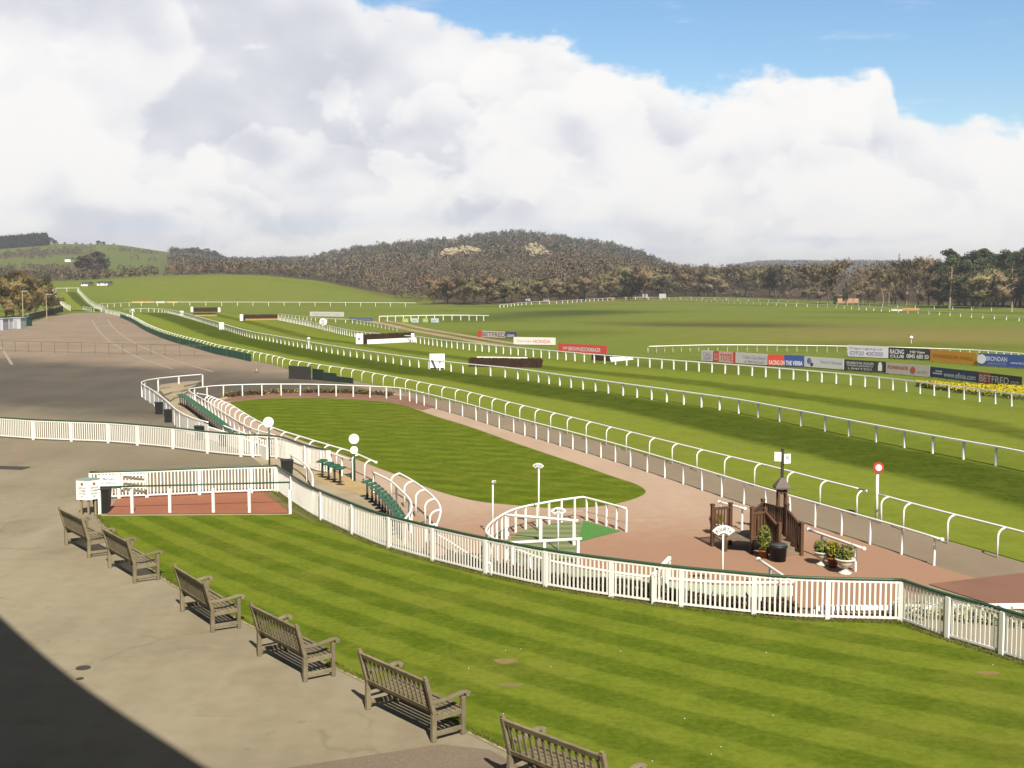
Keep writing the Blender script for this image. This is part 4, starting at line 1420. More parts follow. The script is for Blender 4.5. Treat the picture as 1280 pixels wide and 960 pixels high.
for k in range(12):
    d = rowC.L * k / 11
    p, t = rowC.at(d), rowC.tan(d)
    perch(p + Vector((0, 0, .019)), math.atan2(t.y, t.x), 'green perch seat in the curved row ending at the paddock exit', 'curved row of perch seats')

# ================================================================= TIMBER PLATFORM WITH STEPS
b1 = Vector((.36, -.93, 0)).normalized(); b2 = Vector((.93, .36, 0)).normalized()
G0 = Vector((7.50, 34.5, 0))
def pl(a, b, z): return G0 + b1 * a + b2 * b + Vector((0, 0, z))
pf = thing('timber_platform', 'dark brown timber platform with steps and picket balustrades near the winning post', 'platform', G0)
DZ, RT = .40, 1.16
m = MB()
m.prism([pl(0.02, -1.1, 0), pl(.02, 0, 0), pl(-1.2, 0, 0), pl(-1.2, -1.62, 0), pl(-.45, -1.62, 0)], DZ - .05, DZ)
m.build('deck', DECKW, pf)
def post(p, z1, z0=0.0, w_=.085):
    MB().box(Vector((p.x, p.y, (z0 + z1) / 2)), (w_, w_, z1 - z0), b1).box(Vector((p.x, p.y, z1 + .03)), (w_ * 1.25, w_ * 1.25, .05), b1).build('post', STAIN, pf)
def balus(a, b, za, zb, lo, name='balustrade', n=None, zl=None):
    m = MB()
    L_ = (b - a).length
    n = n or max(3, int(L_ / .088))
    d = b - a
    up = Vector((0, 0, 1))
    m.bar(Vector((a.x, a.y, za)), Vector((b.x, b.y, zb)), .06, .06)
    l0, l1 = lo, (lo if zl is None else zl)
    m.bar(Vector((a.x, a.y, l0 + .06)), Vector((b.x, b.y, l1 + .06)), .05, .06)
    for k in range(1, n):
        q = a.lerp(b, k / n)
        t = k / n
        z0, z1 = l0 + (l1 - l0) * t + .04, za + (zb - za) * t
        m.box(Vector((q.x, q.y, (z0 + z1) / 2)), (.055, .02, z1 - z0), d)
    m.build(name, STAIN, pf)
A_, SL, G_, D_ = pl(0, -1.1, 0), pl(0, -.7, 0), pl(0, 0, 0), pl(-1.2, 0, 0)
Bq, Cq = pl(.72, -.7, 0), pl(.72, 0, 0)
F_, E_ = pl(-1.2, -1.62, 0), pl(-1.2, -1.05, 0)
F2 = pl(-.5, -1.62, 0)
for p, z1 in ((A_, 1.24), (D_, 1.20), (G_, 1.26), (F_, 1.16), (E_, 1.16)):
    post(p, z1)
post(SL, 1.20); post(Bq, .92); post(Cq, .88)
post(F2, DZ, 0)
balus(A_, SL, 1.12, 1.12, DZ)
balus(D_, G_, 1.12, 1.16, DZ)
balus(A_, D_, 1.14, 1.14, DZ)
balus(F_, E_, 1.08, 1.08, DZ)
balus(SL, Bq, 1.14, .82, DZ, zl=.12)
balus(G_, Cq, 1.16, .80, DZ, zl=.12)
m = MB()
for k in range(3):
    m.box(pl(.12 + .22 * k, -.35, DZ - .10 * (k + 1) - .02), (.26, .62, .04), b1)
    m.box(pl(.235 + .22 * k, -.35, DZ - .10 * (k + 1) - .07), (.02, .62, .09), b1)
m.build('steps', DECKW, pf)
for b_ in (-.69, -.02):
    MB().bar(pl(0, b_ + .0, .34), pl(.70, b_, .06), .035, .14).build('stringer', STAIN, pf)
# lantern turret with clock boards
t0 = P(977, 655, 0)
tc_ = Vector((t0.x + .0, 35.9, 0)); tc_.x = (977.5 - 640) / FPX * (35.9 * CP + 6.0 * SP)
tu_ = thing('roofed_turret', 'little timber turret with shingled roof and two white number boards on a pole', 'turret', tc_)
for sx_, sy_ in ((-1, -1), (1, -1), (1, 1), (-1, 1)):
    MB().box(tc_ + Vector((sx_ * .105, sy_ * .105, .8)), (.055, .055, 1.6)).build('post', STAIN, tu_)
m = MB()
for sx_ in (-1, 1):
    m.box(tc_ + Vector((sx_ * .105, 0, 1.42)), (.04, .16, .05)); m.box(tc_ + Vector((0, sx_ * .105, 1.42)), (.16, .04, .05))
m.build('brace', STAIN, tu_)
ez, ap = 1.56, 1.81
m = MB().add([tc_ + Vector((x * .22, y * .22, ez)) for x, y in ((-1, -1), (1, -1), (1, 1), (-1, 1))] + [tc_ + Vector((x * .22, y * .22, ez - .05)) for x, y in ((-1, -1), (1, -1), (1, 1), (-1, 1))] + [tc_ + Vector((x * .05, y * .05, ap)) for x, y in ((-1, -1), (1, -1), (1, 1), (-1, 1))],
             [(0, 1, 9, 8), (1, 2, 10, 9), (2, 3, 11, 10), (3, 0, 8, 11), (8, 9, 10, 11), (7, 6, 5, 4), (4, 5, 1, 0), (5, 6, 2, 1), (6, 7, 3, 2), (7, 4, 0, 3)])
m.build('roof', SHINGLE, tu_)
MB().lathe(tc_ + Vector((0, 0, 1.36)), [(.02, .10), (.035, .08), (.06, .02), (.065, 0), (.01, 0)], 12).build('bell', paint((.6, .55, .4)), tu_)
MB().tube([tc_ + Vector((0, 0, ap - .03)), tc_ + Vector((0, 0, 2.64))], .045, 8).build('pole', IRON, tu_)
z1_ = CAMZ + ray(977, 572).z * (tc_.y / ray(977, 572).y)
bo = MB().box(tc_ + Vector((-.135, -.02, z1_ + .03)), (.19, .04, .26), (1, -.35, 0)).build('number_board', WHITE2, tu_)
bo = MB().box(tc_ + Vector((.115, -.07, z1_ - .02)), (.20, .04, .27), (1, .22, 0)).build('number_board', WHITE2, tu_)
put_text(bo, '70', tc_ + Vector((.115, -.093, z1_)), (1, .22, 0), .11, .10, (.06, .06, .06), lift=.004)

# planters
def plant(mb, c, r, n, size, seed):
    return mb.quads(c, r, n, size, random.Random(seed), .2)
def urn(label, px, py, sc_=1.0, leaf=SHRUB, flower=None, hpl=.3, seed=1):
    b = P(px, py) + Vector((0, 0, .022))
    r_ = thing('garden_urn', label, 'planter', b)
    pr = [(.17, 0), (.17, .03), (.10, .06), (.06, .11), (.07, .15), (.15, .20), (.20, .28), (.21, .33), (.26, .36), (.26, .385), (.20, .385), (.18, .35)]
    MB().lathe(b, [(a * sc_, z * sc_) for a, z in pr], 18).build('urn', STONEW, r_, True)
    plant(MB(), b + Vector((0, 0, .40 * sc_ + hpl * .45)), (.24 * sc_, .24 * sc_, hpl * .6), 420, .05, seed).build('foliage', leaf, r_)
    if flower:
        plant(MB(), b + Vector((0, 0, .42 * sc_ + hpl * .75)), (.22 * sc_, .22 * sc_, hpl * .4), 34, .03, seed + 5).build('flowers', flower, r_)
def pot(label, px, py, rr, hp, leaf, ell, seed=3, n=600):
    b = P(px, py) + Vector((0, 0, .022))
    r_ = thing('plant_pot', label, 'planter', b)
    MB().lathe(b, [(rr * .7, 0), (rr * .95, hp * .85), (rr * 1.08, hp * .86), (rr * 1.08, hp), (rr * .9, hp), (rr * .85, hp * .9)], 16).build('pot', TERRA, r_, True)
    plant(MB(), b + Vector((0, 0, hp + ell[2] * .85)), ell, n, .05, seed).build('foliage', leaf, r_)
urn('white urn planter nearest the wooden steps', 1027.5, 707, .92, SHRUB, PINKF, .26, 1)
urn('white urn planter nearest the white hand rail end', 1056, 718, 1.0, SHRUB, PINKF, .34, 2)
urn('white urn planter with yellow flowers left of the timber platform', 896, 669, .9, SHRUBY, YELLOW, .24, 4)
pot('terracotta pot of yellow green foliage between the two white urns', 1041, 710, .15, .26, SHRUBY, (.19, .19, .22), 5)
pot('terracotta pot with tall feathery conifer against the platform', 955, 698.5, .14, .22, SHRUBL, (.17, .17, .36), 6, 800)
b = P(972.5, 702) + Vector((0, 0, .022))
tb = thing('plastic_tub', 'round black plastic tub standing beside the wooden steps', 'tub', b)
MB().lathe(b, [(.20, 0), (.225, .36), (.25, .37), (.25, .41), (.22, .42)], 20).build('tub_body', BLACKP, tb, True)
MB().lathe(b + Vector((0, 0, .421)), [(.225, 0), (.22, .03), (.05, .04)], 20).build('lid', plain('grey plastic lid', (.06, .07, .075), .45), tb, True)

# ================================================================= ADVERTISING BOARDS
def banner(name, label, L_, R_, panels, texts, group='advertising boards in the infield', th=.05, cat='advertising board'):
    (xa, ta, ba), (xb, tb_, bb) = L_, R_
    a, b = P(xa, ba), P(xb, bb)
    ha, hb = height(xa, ba, ta), height(xb, bb, tb_)
    h_ = (ha + hb) / 2
    r_ = thing(name, label, cat, a, group=group)
    d = b - a
    Lh = d.length
    u = d.normalized()
    nrm = u.cross(Vector((0, 0, 1)))
    plist = []
    for k, (f0, f1, c) in enumerate(panels):
        m = MB().bar(a + d * f0 + Vector((0, 0, h_ / 2 + .03)), a + d * f1 + Vector((0, 0, h_ / 2 + .03)), th, h_ - .06)
        plist.append((f0, f1, m.build('panel', paint(c), r_)))
    for f in (0.03, .35, .65, .97):
        MB().box(a + d * f - nrm * (th / 2 + .04) + Vector((0, 0, h_ / 2)), (.06, .06, h_), u).build('post', IRON, r_)
    for (s, f0, f1, z0, z1, c) in texts:
        cx = a + d * (f0 + f1) / 2 + nrm * (th / 2) + Vector((0, 0, .03 + (h_ - .06) * (z0 + z1) / 2 + .0))
        own = [q for (p0, p1, q) in plist if p0 <= (f0 + f1) / 2 <= p1][0]
        put_text(own, s, cx, u, Lh * (f1 - f0), h_ * (z1 - z0), c, lift=.012)
    return r_, a, u, nrm, Lh, h_
W_, K_, NV, RD, OR = (.72, .71, .70), (.035, .035, .035), (.03, .045, .14), (.58, .06, .035), (.72, .33, .015)
GYW = (.55, .53, .52)
# front row
banner('advertising_board', 'white board with purple letters at the left end of the front row', (877, 437.5, 451.5), (891.5, 438.5, 452.5), [(0, 1, GYW)], [('CALL', .15, .9, .5, .85, (.3, .2, .35)), ('NOW', .2, .85, .12, .42, (.3, .2, .35))])
banner('advertising_board', 'red and white board with scarlet lettering in the front row', (892, 438.6, 452.6), (919, 440.3, 454.6), [(0, .25, RD), (.25, .9, (.62, .42, .38)), (.9, 1, RD)], [('LO', .04, .2, .2, .8, (.75, .5, .4)), ('TOTE', .32, .86, .2, .8, RD)])
banner('advertising_board', 'long pale grey board with small shield in the front row', (919.5, 440.4, 454.6), (959.5, 442.3, 457.3), [(0, 1, GYW)], [('Vale Gardens', .22, .95, .5, .82, (.36, .36, .42)), ('at Monmouth', .28, .9, .14, .40, (.36, .36, .42))])
banner('advertising_board', 'half red half blue board with white lettering', (960, 442.4, 457.4), (1005, 445.2, 459), [(0, .45, RD), (.45, 1, (.035, .07, .26))], [('RACING ON', .03, .47, .12, .5, (.8, .7, .68)), ('THE VERBA', .5, .96, .12, .5, (.75, .77, .8))])
r_, a, u, nrm, Lh, h_ = banner('advertising_board', 'white board with dark blue emblem at its left end', (1005.5, 445.3, 459), (1054.5, 448.6, 462.8), [(0, 1, (.68, .67, .66))], [('Severn Estates', .42, .96, .5, .8, (.55, .55, .6))])
MB().disc(a + u * Lh * .13 + nrm * .032 + Vector((0, 0, h_ * .62)), h_ * .26, .02, nrm, 14).build('emblem', paint((.12, .20, .42)), r_)
MB().disc(a + u * Lh * .20 + nrm * .034 + Vector((0, 0, h_ * .32)), h_ * .16, .02, nrm, 14).build('emblem', paint(K_), r_)
r_, a, u, nrm, Lh, h_ = banner('advertising_board', 'black board with three lines of white lettering', (1055, 449, 463.5), (1107, 452.3, 467), [(0, 1, K_)], [('SEABROOK ROOFS', .06, .72, .66, .86, (.6, .6, .6)), ('GREEN JACKETS', .08, .7, .40, .58, (.6, .6, .6)), ('LIMITED', .1, .68, .16, .32, (.5, .5, .5))])
MB().box(a + u * Lh * .87 + nrm * .03 + Vector((0, 0, h_ * .45)), (.35, .02, h_ * .5), u).disc(a + u * Lh * .87 + nrm * .032 + Vector((0, 0, h_ * .78)), .14, .02, nrm, 12).build('emblem', paint(W_), r_)
r_, a, u, nrm, Lh, h_ = banner('advertising_board', 'pale grey board with red lettering and red emblem', (1107.5, 452.8, 467.2), (1162, 457.5, 472), [(0, 1, (.52, .48, .44))], [('FUNSHADE', .05, .52, .5, .80, RD), ('est 1984', .72, .95, .3, .55, (.42, .42, .45))])
MB().disc(a + u * Lh * .63 + nrm * .032 + Vector((0, 0, h_ * .52)), h_ * .30, .02, nrm, 16).build('emblem', paint((.45, .10, .08)), r_)
r_, a, u, nrm, Lh, h_ = banner('advertising_board', 'navy board carrying a white web address above the yellow flowers', (1162.5, 458.3, 472), (1222.5, 464.5, 479.3), [(0, 1, NV)], [('www.efinia.com', .30, .96, .22, .70, (.75, .78, .80))])
MB().box(a + u * Lh * .16 + nrm * .03 + Vector((0, 0, h_ * .45)), (1.0, .02, .12), u, Vector((0, 0, 1)) + u * .6).box(a + u * Lh * .19 + nrm * .032 + Vector((0, 0, h_ * .66)), (.7, .02, .10), u).build('emblem', paint((.6, .62, .66)), r_)
banner('advertising_board', 'red and black board with big white letters at the right end of the front row', (1223, 464.8, 479.5), (1277, 471, 486.5), [(0, .30, (.42, .035, .03)), (.30, 1, (.05, .03, .03))], [('BETFRED', .03, .72, .24, .80, (.78, .74, .68)), ('.com', .74, .95, .24, .56, (.65, .62, .58))])
# back row
banner('advertising_board', 'white board with a purple phone number at the left of the back row', (1060, 430.8, 446), (1110, 433.5, 448.5), [(0, 1, (.66, .64, .68))], [('Dragon Lighting Ltd', .05, .85, .62, .86, (.32, .30, .42)), ('02920 400300', .05, .88, .16, .52, (.25, .22, .40))])
banner('advertising_board', 'black framed white board with heavy black capitals in the back row', (1110.5, 433.6, 448.5), (1131, 434.8, 449.5), [(0, 1, K_)], [('RACING', .1, .95, .46, .84, W_), ('CLUB', .12, .95, .12, .36, W_)])
banner('advertising_board', 'black board with white curved lettering in the back row', (1131.5, 434.9, 449.5), (1162.5, 436.8, 451.2), [(0, 1, K_)], [('Hill View', .2, .8, .60, .84, W_), ('0845 680 50', .06, .95, .14, .50, W_)])
banner('advertising_board', 'plain orange board with darker lettering in the back row', (1163, 436.5, 452), (1222, 441.5, 457), [(0, .97, OR), (.97, 1, (.6, .4, .12))], [('WINDSOR HALL', .06, .92, .38, .68, (.48, .20, .02))])
r_, a, u, nrm, Lh, h_ = banner('advertising_board', 'blue board with white disc at the right end of the back row', (1223, 441, 457.5), (1296, 445, 462), [(0, 1, (.045, .085, .30))], [('BRONDAN', .13, .50, .45, .80, (.6, .64, .75)), ('GRANITE', .16, .48, .14, .34, (.22, .28, .52)), ('www.brondan.co', .56, .98, .3, .5, (.55, .6, .72))])
MB().disc(a + u * Lh * .055 + nrm * .032 + Vector((0, 0, h_ * .55)), h_ * .36, .02, nrm, 18).build('emblem', paint((.7, .7, .72)), r_)
# mid infield boards
banner('advertising_board', 'white lettered board with red and navy ends behind the dirt track', (597, 413, 421.5), (645.5, 415.3, 423.5), [(0, .12, RD), (.12, .72, (.60, .50, .45)), (.72, 1, (.06, .06, .17))], [('BETFRED', .13, .72, .2, .85, (.10, .08, .10)), ('.com', .75, .95, .2, .6, W_)])
banner('advertising_board', 'white board with pink lettering standing alone in the infield', (642, 421, 431), (694.5, 422.2, 432), [(0, 1, (.74, .71, .64))], [('Glamorgan', .08, .44, .3, .66, (.5, .45, .45)), ('HONDA', .47, .88, .28, .72, (.60, .20, .22))])
banner('advertising_board', 'bright red board with white lettering left of the covered hurdle', (698, 429, 440.5), (758.5, 432, 444), [(0, 1, (.62, .075, .05))], [('Jack', .10, .20, .32, .75, W_), ('BROWN', .22, .46, .28, .70, W_), ('BOOKMAKER', .48, .88, .26, .70, W_)])
banner('advertising_board', 'grey white board with faint lettering below the far white rail', (387.5, 389.3, 395.6), (430, 390.2, 396.2), [(0, 1, (.58, .56, .52))], [('FREE RACING TODAY', .08, .94, .3, .7, (.36, .34, .33))])
banner('advertising_board', 'small blue board with pale lettering below the far white rail', (437, 396.6, 400.8), (466, 397.6, 401.6), [(0, 1, (.07, .13, .22))], [('www.racing.co', .1, .9, .3, .7, (.4, .45, .55))])
for k, (x0_, x1_, c, lab) in enumerate(((503, 512, (.45, .55, .06), 'small yellow green board at the left of four under the lone rail'), (514.5, 525, (.68, .72, .72), 'small white board second of four under the lone rail'),
                                        (528.5, 536.5, (.40, .58, .10), 'small green board third of four under the lone rail'), (539, 550, (.66, .70, .72), 'small white board at the right of four under the lone rail'))):
    banner('advertising_board', lab, (x0_, 398, 403.4), (x1_, 398, 403.6), [(0, .85, c), (.85, 1, (.10, .22, .06))], [('PHONE' if k % 2 == 0 else 'BET', .15, .8, .3, .7, (.75, .78, .7) if k % 2 == 0 else (.2, .3, .4))])
for x0_, x1_, y_, c, lab in ((165, 181, 380.5, (.55, .33, .05), 'orange board at the left of four along the far mound rail'), (182, 192, 380.5, (.48, .27, .06), 'brown board second of four along the far mound rail'),
                             (195, 206, 380.6, (.58, .54, .46), 'pale board third of four along the far mound rail'), (209, 222, 380.6, (.50, .32, .09), 'tan board at the right of four along the far mound rail')):
    banner('advertising_board', lab, (x0_, y_ - 4, y_), (x1_, y_ - 4, y_), [(0, 1, c)], [])
for x0_, x1_, y_, hh_, c, lab in ((657, 665, 377.5, 4.6, W_, 'white board at the left of the far tree line rail'), (679, 686.5, 377, 4.6, W_, 'small white board right of the left one on the far tree line rail'), (742, 752, 374.5, 3, W_, 'white board left of the orange boards by the far trees'), (753, 769, 374.5, 3, (.5, .25, .1), 'orange board between white boards by the far trees'),
                                  (803, 809.5, 372.8, 5.2, W_, 'white wing left of the red brown fence by the far trees'), (824, 832.5, 372.8, 5.6, W_, 'white wing right of the red brown fence by the far trees'),
                                  (1047, 1073, 379, 6, (.52, .30, .20), 'pale and red barrier beside a dark bush below the bare trees'), (1114, 1128, 389, 2.6, (.7, .66, .58), 'white plastic sheet on the far turf before the pines'), (1128, 1149, 388.4, 3.2, (.55, .28, .12), 'orange board on the far turf before the pines')):
    banner('advertising_board', lab, (x0_, y_ - hh_, y_), (x1_, y_ - hh_, y_ + .1), [(0, 1, c)], [])

# ================================================================= STEEPLECHASE FENCES
def brush_mesh(a, b, depth, h, n, rg, z0=0.0):
    m = MB()
    d = b - a
    u = d.normalized(); q = Vector((-u.y, u.x, 0))
    for _ in range(n):
        p = a + d * rg.random() + q * rg.uniform(-depth / 2, depth / 2)
        t = u * rg.uniform(-.12, .12) + q * rg.uniform(-.1, .1)
        hh = h * rg.uniform(.82, 1.06)
        r1 = u * rg.uniform(.03, .07)
        m.add([p + Vector((0, 0, z0)) - r1, p + Vector((0, 0, z0)) + r1, p + t + Vector((0, 0, hh)) + r1 * .7, p + t + Vector((0, 0, hh)) - r1 * .7], [(0, 1, 2, 3)])
    return m
def chase_fence(label, pa, pb, h, depth, board=None, bh=.4, brush=BIRCH, n=900, wings=(), mark=None, top=None):
    a, b = P(*pa), P(*pb)
    r_ = thing('chase_fence', label, 'race fence', a)
    u = (b - a).normalized(); nrm = u.cross(Vector((0, 0, 1)))
    MB().bar(a + Vector((0, 0, h * .42)), b + Vector((0, 0, h * .42)), depth * .8, h * .82).build('core', brush, r_)
    brush_mesh(a, b, depth, h, n, random.Random(int(pa[0]))).build('brush', brush, r_)
    if board:
        MB().bar(a + nrm * (depth / 2 + .12) + Vector((0, 0, bh / 2)), b + nrm * (depth / 2 + .12) + Vector((0, 0, bh / 2)), .08, bh).build('take_off_board', board, r_)
    if top:
        MB().bar(a.lerp(b, top[1]) - nrm * depth * .4 + Vector((0, 0, h + .04)), a.lerp(b, top[2]) - nrm * depth * .4 + Vector((0, 0, h + .04)), .10, .10).build('top_rail', top[0], r_)
    for (xw, yt, ybm, wp_) in wings:
        c = P(xw, ybm); hw = height(xw, ybm, yt)
        ww = wp_ * c.y / FPX
        MB().box(c + Vector((0, 0, hw / 2)), (ww, .08, hw)).build('wing', WHITE2, r_)
        if mark and xw < (pa[0] + pb[0]) / 2:
            MB().disc(c + Vector((-.05, -.06, hw * .5)), ww * .22, .03, (0, -1, 0), 14).build('mark', paint((.30, .32, .36)), r_)
    return r_
chase_fence('brown birch fence with white take off board and white wing left of the infield boards', (455, 430), (516, 427), 1.05, .9, WHITE2, .5, wings=((449.5, 417, 430, 9), (516, 416.5, 428, 4)), mark=True)
chase_fence('low dark birch hedge with white top rail behind the centre rail', (588, 458), (676, 459.5), .72, .9, None, 0, wings=(), top=(WHITE2, .08, .8))
chase_fence('far dark brush fence with orange board and white wing', (305, 400.5), (346, 399.8), .95, 1.0, ORANGE, .28, n=400, wings=((302, 393, 401, 4),))
chase_fence('farthest dark brush fence beside the white centre rail', (241.5, 389.6), (272, 389.4), .85, .9, SPRUCE, .25, n=300, wings=((240, 383.5, 390, 3), (274, 384.5, 390, 3)))
chase_fence('small orange topped brush fence just below the farthest fence', (242.5, 395), (271, 394.7), .55, .7, ORANGE, .25, n=200)
chase_fence('red brown brush fence between two white wings by the far trees', (810, 373), (823, 373), 1.0, .8, None, n=200)
# covered hurdle: brown sides and white sheet
hb = thing('covered_hurdle', 'brown hurdle half covered by a white sheet behind the inner rail', 'hurdle', P(764, 450))
a, b = P(742, 450), P(763, 451)
MB().bar(a + Vector((0, 0, .3)), b + Vector((0, 0, .3)), .7, .5).build('hurdle', BIRCH, hb)
a, b = P(763, 452), P(791, 449)
MB().add([a + Vector((0, -.5, .12)), b + Vector((0, -.6, .06)), b + Vector((0, .8, .18)), a + Vector((0, .8, .35)), a + Vector((0, -.5, .0)), b + Vector((0, -.6, .0)), b + Vector((0, .8, .0)), a + Vector((0, .8, .0))],
         [(0, 1, 2, 3), (0, 4, 5, 1), (1, 5, 6, 2), (2, 6, 7, 3), (3, 7, 4, 0)]).build('sheet', WHITE2, hb)
# white course boards on the centre rail
def course_board(label, x0_, x1_, yt, yb_):
    a, b = P(x0_, yb_), P(x1_, yb_)
    h_ = height(x0_, yb_, yt)
    r_ = thing('course_board', label, 'board', a, group='white boards on the centre rail')
    y_ = Vector((0, -.14, 0))
    MB().bar(a + y_ + Vector((0, 0, h_ * .55)), b + y_ + Vector((0, 0, h_ * .55)), .05, h_ * .9).build('panel', WHITE2, r_)
    for q in (a, b, (a + b) / 2):
        MB().box(q + y_ * .5 + Vector((0, 0, h_ / 2)), (.06, .06, h_)).build('post', WHITE, r_)
    MB().bar(a + y_ * 1.25 + Vector((0, 0, h_ * .5)), b + y_ * 1.25 + Vector((0, 0, h_ * .5)), .02, .05).build('batten', GREYP, r_)
course_board('large white square board fixed to the centre rail left of the birch hedge', 537.5, 555.5, 442, 461.5)
course_board('small white board on the centre rail, second along from the largest', 274.5, 280, 403, 412.5)
course_board('tiny white board at the far end of the centre rail', 225.5, 229.5, 388.6, 394.5)
b = P(386, 435.5)
dm_ = thing('marker_post', 'white round topped marker post on the centre rail', 'marker', b)
MB().tube([b, b + Vector((0, 0, .95))], .07, 8).build('pole', WHITE2, dm_)
MB().lathe(b + Vector((0, 0, .9)), [(.05, 0), (.17, .06), (.19, .14), (.13, .22), (.02, .26)], 12).build('cap', WHITE2, dm_, True)
b = P(404, 407.5)
sb = thing('letter_sign', 'round white sign with letter B in the infield', 'sign', b)
zz = height(404, 407.5, 402.5); rr = 4.6 * b.y / FPX
MB().disc(b + Vector((0, 0, zz)), rr, .08, (0, -1, 0), 20).build('disc', WHITE2, sb)
MB().box(b + Vector((0, .08, zz / 2)), (.1, .1, zz)).build('post', WHITE, sb)
put_text(sb, 'B', b + Vector((0, -.05, zz)), (1, 0, 0), rr * .9, rr * 1.1, (.34, .30, .26), lift=.02)
b = P(1139, 429)
bm_ = thing('ball_marker', 'small white ball marker on a stick in the straw coloured grass', 'marker', b)
MB().tube([b, b + Vector((0, 0, .5))], .03, 6).build('stick', WHITE, bm_)
MB().lathe(b + Vector((0, 0, .45)), [(.03, 0), (.16, .08), (.20, .18), (.16, .30), (.03, .38)], 12).build('ball', WHITE2, bm_, True)
b = P(166, 401)
fp = thing('furlong_post', 'tall pale post standing in the far turf', 'post', b)
MB().box(b + Vector((0, 0, .8)), (.14, .14, 1.6)).lathe(b + Vector((0, 0, 1.58)), [(.08, 0), (.2, .1), (.2, .3), (.05, .4)], 10).build('pole', WHITE2, fp)
b = P(320.8, 465.5)
cn = thing('traffic_cone', 'tiny red and white cone on the far tarmac by the green screen', 'cone', b)
MB().lathe(b, [(.10, .03), (.07, .13), (.045, .22), (.03, .30), (.02, .32)], 12).build('cone', paint((.50, .27, .24)), cn, True)
MB().box(b + Vector((0, 0, .03)), (.25, .25, .05)).build('base', BLACKP, cn)

# ================================================================= FAR LEFT: cabins, lamps, wall, cottages
def cabin(label, x0_, x1_, yt, yb_, col, roof):
    a, b = P(x0_, yb_), P(x1_, yb_)
    h_ = height(x0_, yb_, yt)
    r_ = thing('cabin', label, 'cabin', a)
    u = (b - a)
    MB().box((a + b) / 2 + Vector((0, 1.0, h_ / 2)), (u.length, 2.0, h_), u).build('wall', paint(col), r_)
    MB().box((a + b) / 2 + Vector((0, 1.0, h_ + .05)), (u.length + .2, 2.2, .1), u).build('roof', paint(roof), r_)
    MB().box((a + b) / 2 + Vector((0, -.02, h_ * .45)), (u.length * .3, .04, h_ * .8), u).build('door', paint((.35, .36, .38)), r_)
cabin('bluish white cabin at the left edge of the far tarmac', -6, 4, 399, 413, (.50, .48, .55), (.4, .4, .42))
cabin('bright white cabin second from the left edge of the far tarmac', 4.5, 11.5, 398.5, 411.5, (.78, .77, .74), (.6, .6, .58))
cabin('pale grey cabin beside the green box on the far tarmac', 12.5, 26, 398, 411, (.50, .52, .52), (.45, .47, .47))
cabin('narrow dark green box under the lamp post', 27, 34, 397, 408, (.02, .09, .045), (.02, .12, .07))
for px, pb_, pt, lab in ((29, 402, 364, 'slim pale lamp post beside the green box'), (58.5, 399, 368, 'slim pale lamp post in front of the brick wall')):
    b = P(px, pb_)
    h_ = height(px, pb_, pt)
    lp_ = thing('lamp_post', lab, 'lamp post', b)
    MB().tube([b, b + Vector((0, 0, h_))], [.09, .06], 8).build('pole', paint((.45, .36, .22)), lp_)
    MB().box(b + Vector((.45, 0, h_ + .02)), (1.0, .16, .10)).build('lamp_head', paint((.5, .5, .48)), lp_)
a, b = P(35, 401), P(78, 389.5)
bw = thing('boundary_wall', 'dark brick wall with pale coping below the orange willow', 'wall', a)
MB().bar(a + Vector((0, 0, .55)), b + Vector((0, 0, .55)), .3, 1.1).build('brickwork', WALLB, bw)
MB().bar(a + Vector((0, 0, 1.15)), b + Vector((0, 0, 1.15)), .4, .1).build('coping', T_CURB, bw)
def house(label, px, py, wpx, hpx, depth=7):
    b = hit(px, py)
    ww, hh = wpx * b.y / FPX, hpx * b.y / FPX
    r_ = thing('cottage', label, 'house', b)
    MB().box(b + Vector((0, 0, hh * .3)), (ww, depth, hh * .7)).build('wall', WALLW, r_)
    x, d_ = ww / 2 + .3, depth / 2 + .3
    z0, z1 = hh * .64, hh * 1.05
    MB().add([b + Vector(q) for q in ((-x, -d_, z0), (x, -d_, z0), (x, d_, z0), (-x, d_, z0), (-x, 0, z1), (x, 0, z1))], [(0, 1, 5, 4), (2, 3, 4, 5), (1, 2, 5), (3, 0, 4), (3, 2, 1, 0)]).build('roof', SLATE, r_)
    for k in (-.28, .28):
        MB().box(b + Vector((k * ww, -depth / 2 - .02, hh * .32)), (ww * .14, .06, hh * .25)).build('window', paint((.06, .07, .08)), r_)
house('lone white cottage high on the left hillside', 87, 327, 7, 5)
house('white cottage left of the pair above the climbing turf', 109, 357.5, 8, 5, 5)
house('long white cottage right of the pair above the climbing turf', 131, 356.5, 13, 5, 5)

# small things on the ground
for px, py, r_ in ((104, 835.5, .14), (100, 849, .07)):
    b = P(px, py)
    tag(MB().lathe(b + Vector((0, 0, .006)), [(r_, 0), (r_, .012), (r_ * .9, .015), (.02, .015)], 20).build('manhole_cover', IRON), 'round iron cover set in the promenade' if r_ > .1 else 'smaller iron cover beside the round one', 'manhole cover')
a, b = P(-12, 584.5), P(32, 586)
tag(MB().bar(a + Vector((0, 0, .02)), b + Vector((0, 0, .02)), .62, .03).build('drain_grate', IRON), 'long dark drain grate in the tarmac at the left edge', 'drain')
sheet('tarmac_patch', [P(16, 553), P(33, 553), P(31, 579), P(14, 579)], T_STRIP, .012)
sheet('tarmac_patch', [P(330, 965), P(500, 939), P(552, 931), P(612, 938), P(700, 985), P(700, 1080), P(300, 1080)], tarmac('newer brown tarmac', (.17, .125, .085), (.21, .16, .11), None), .012)
BARE = plain('bare earth in turf', (.25, .175, .06), .95, .35, 9.0)
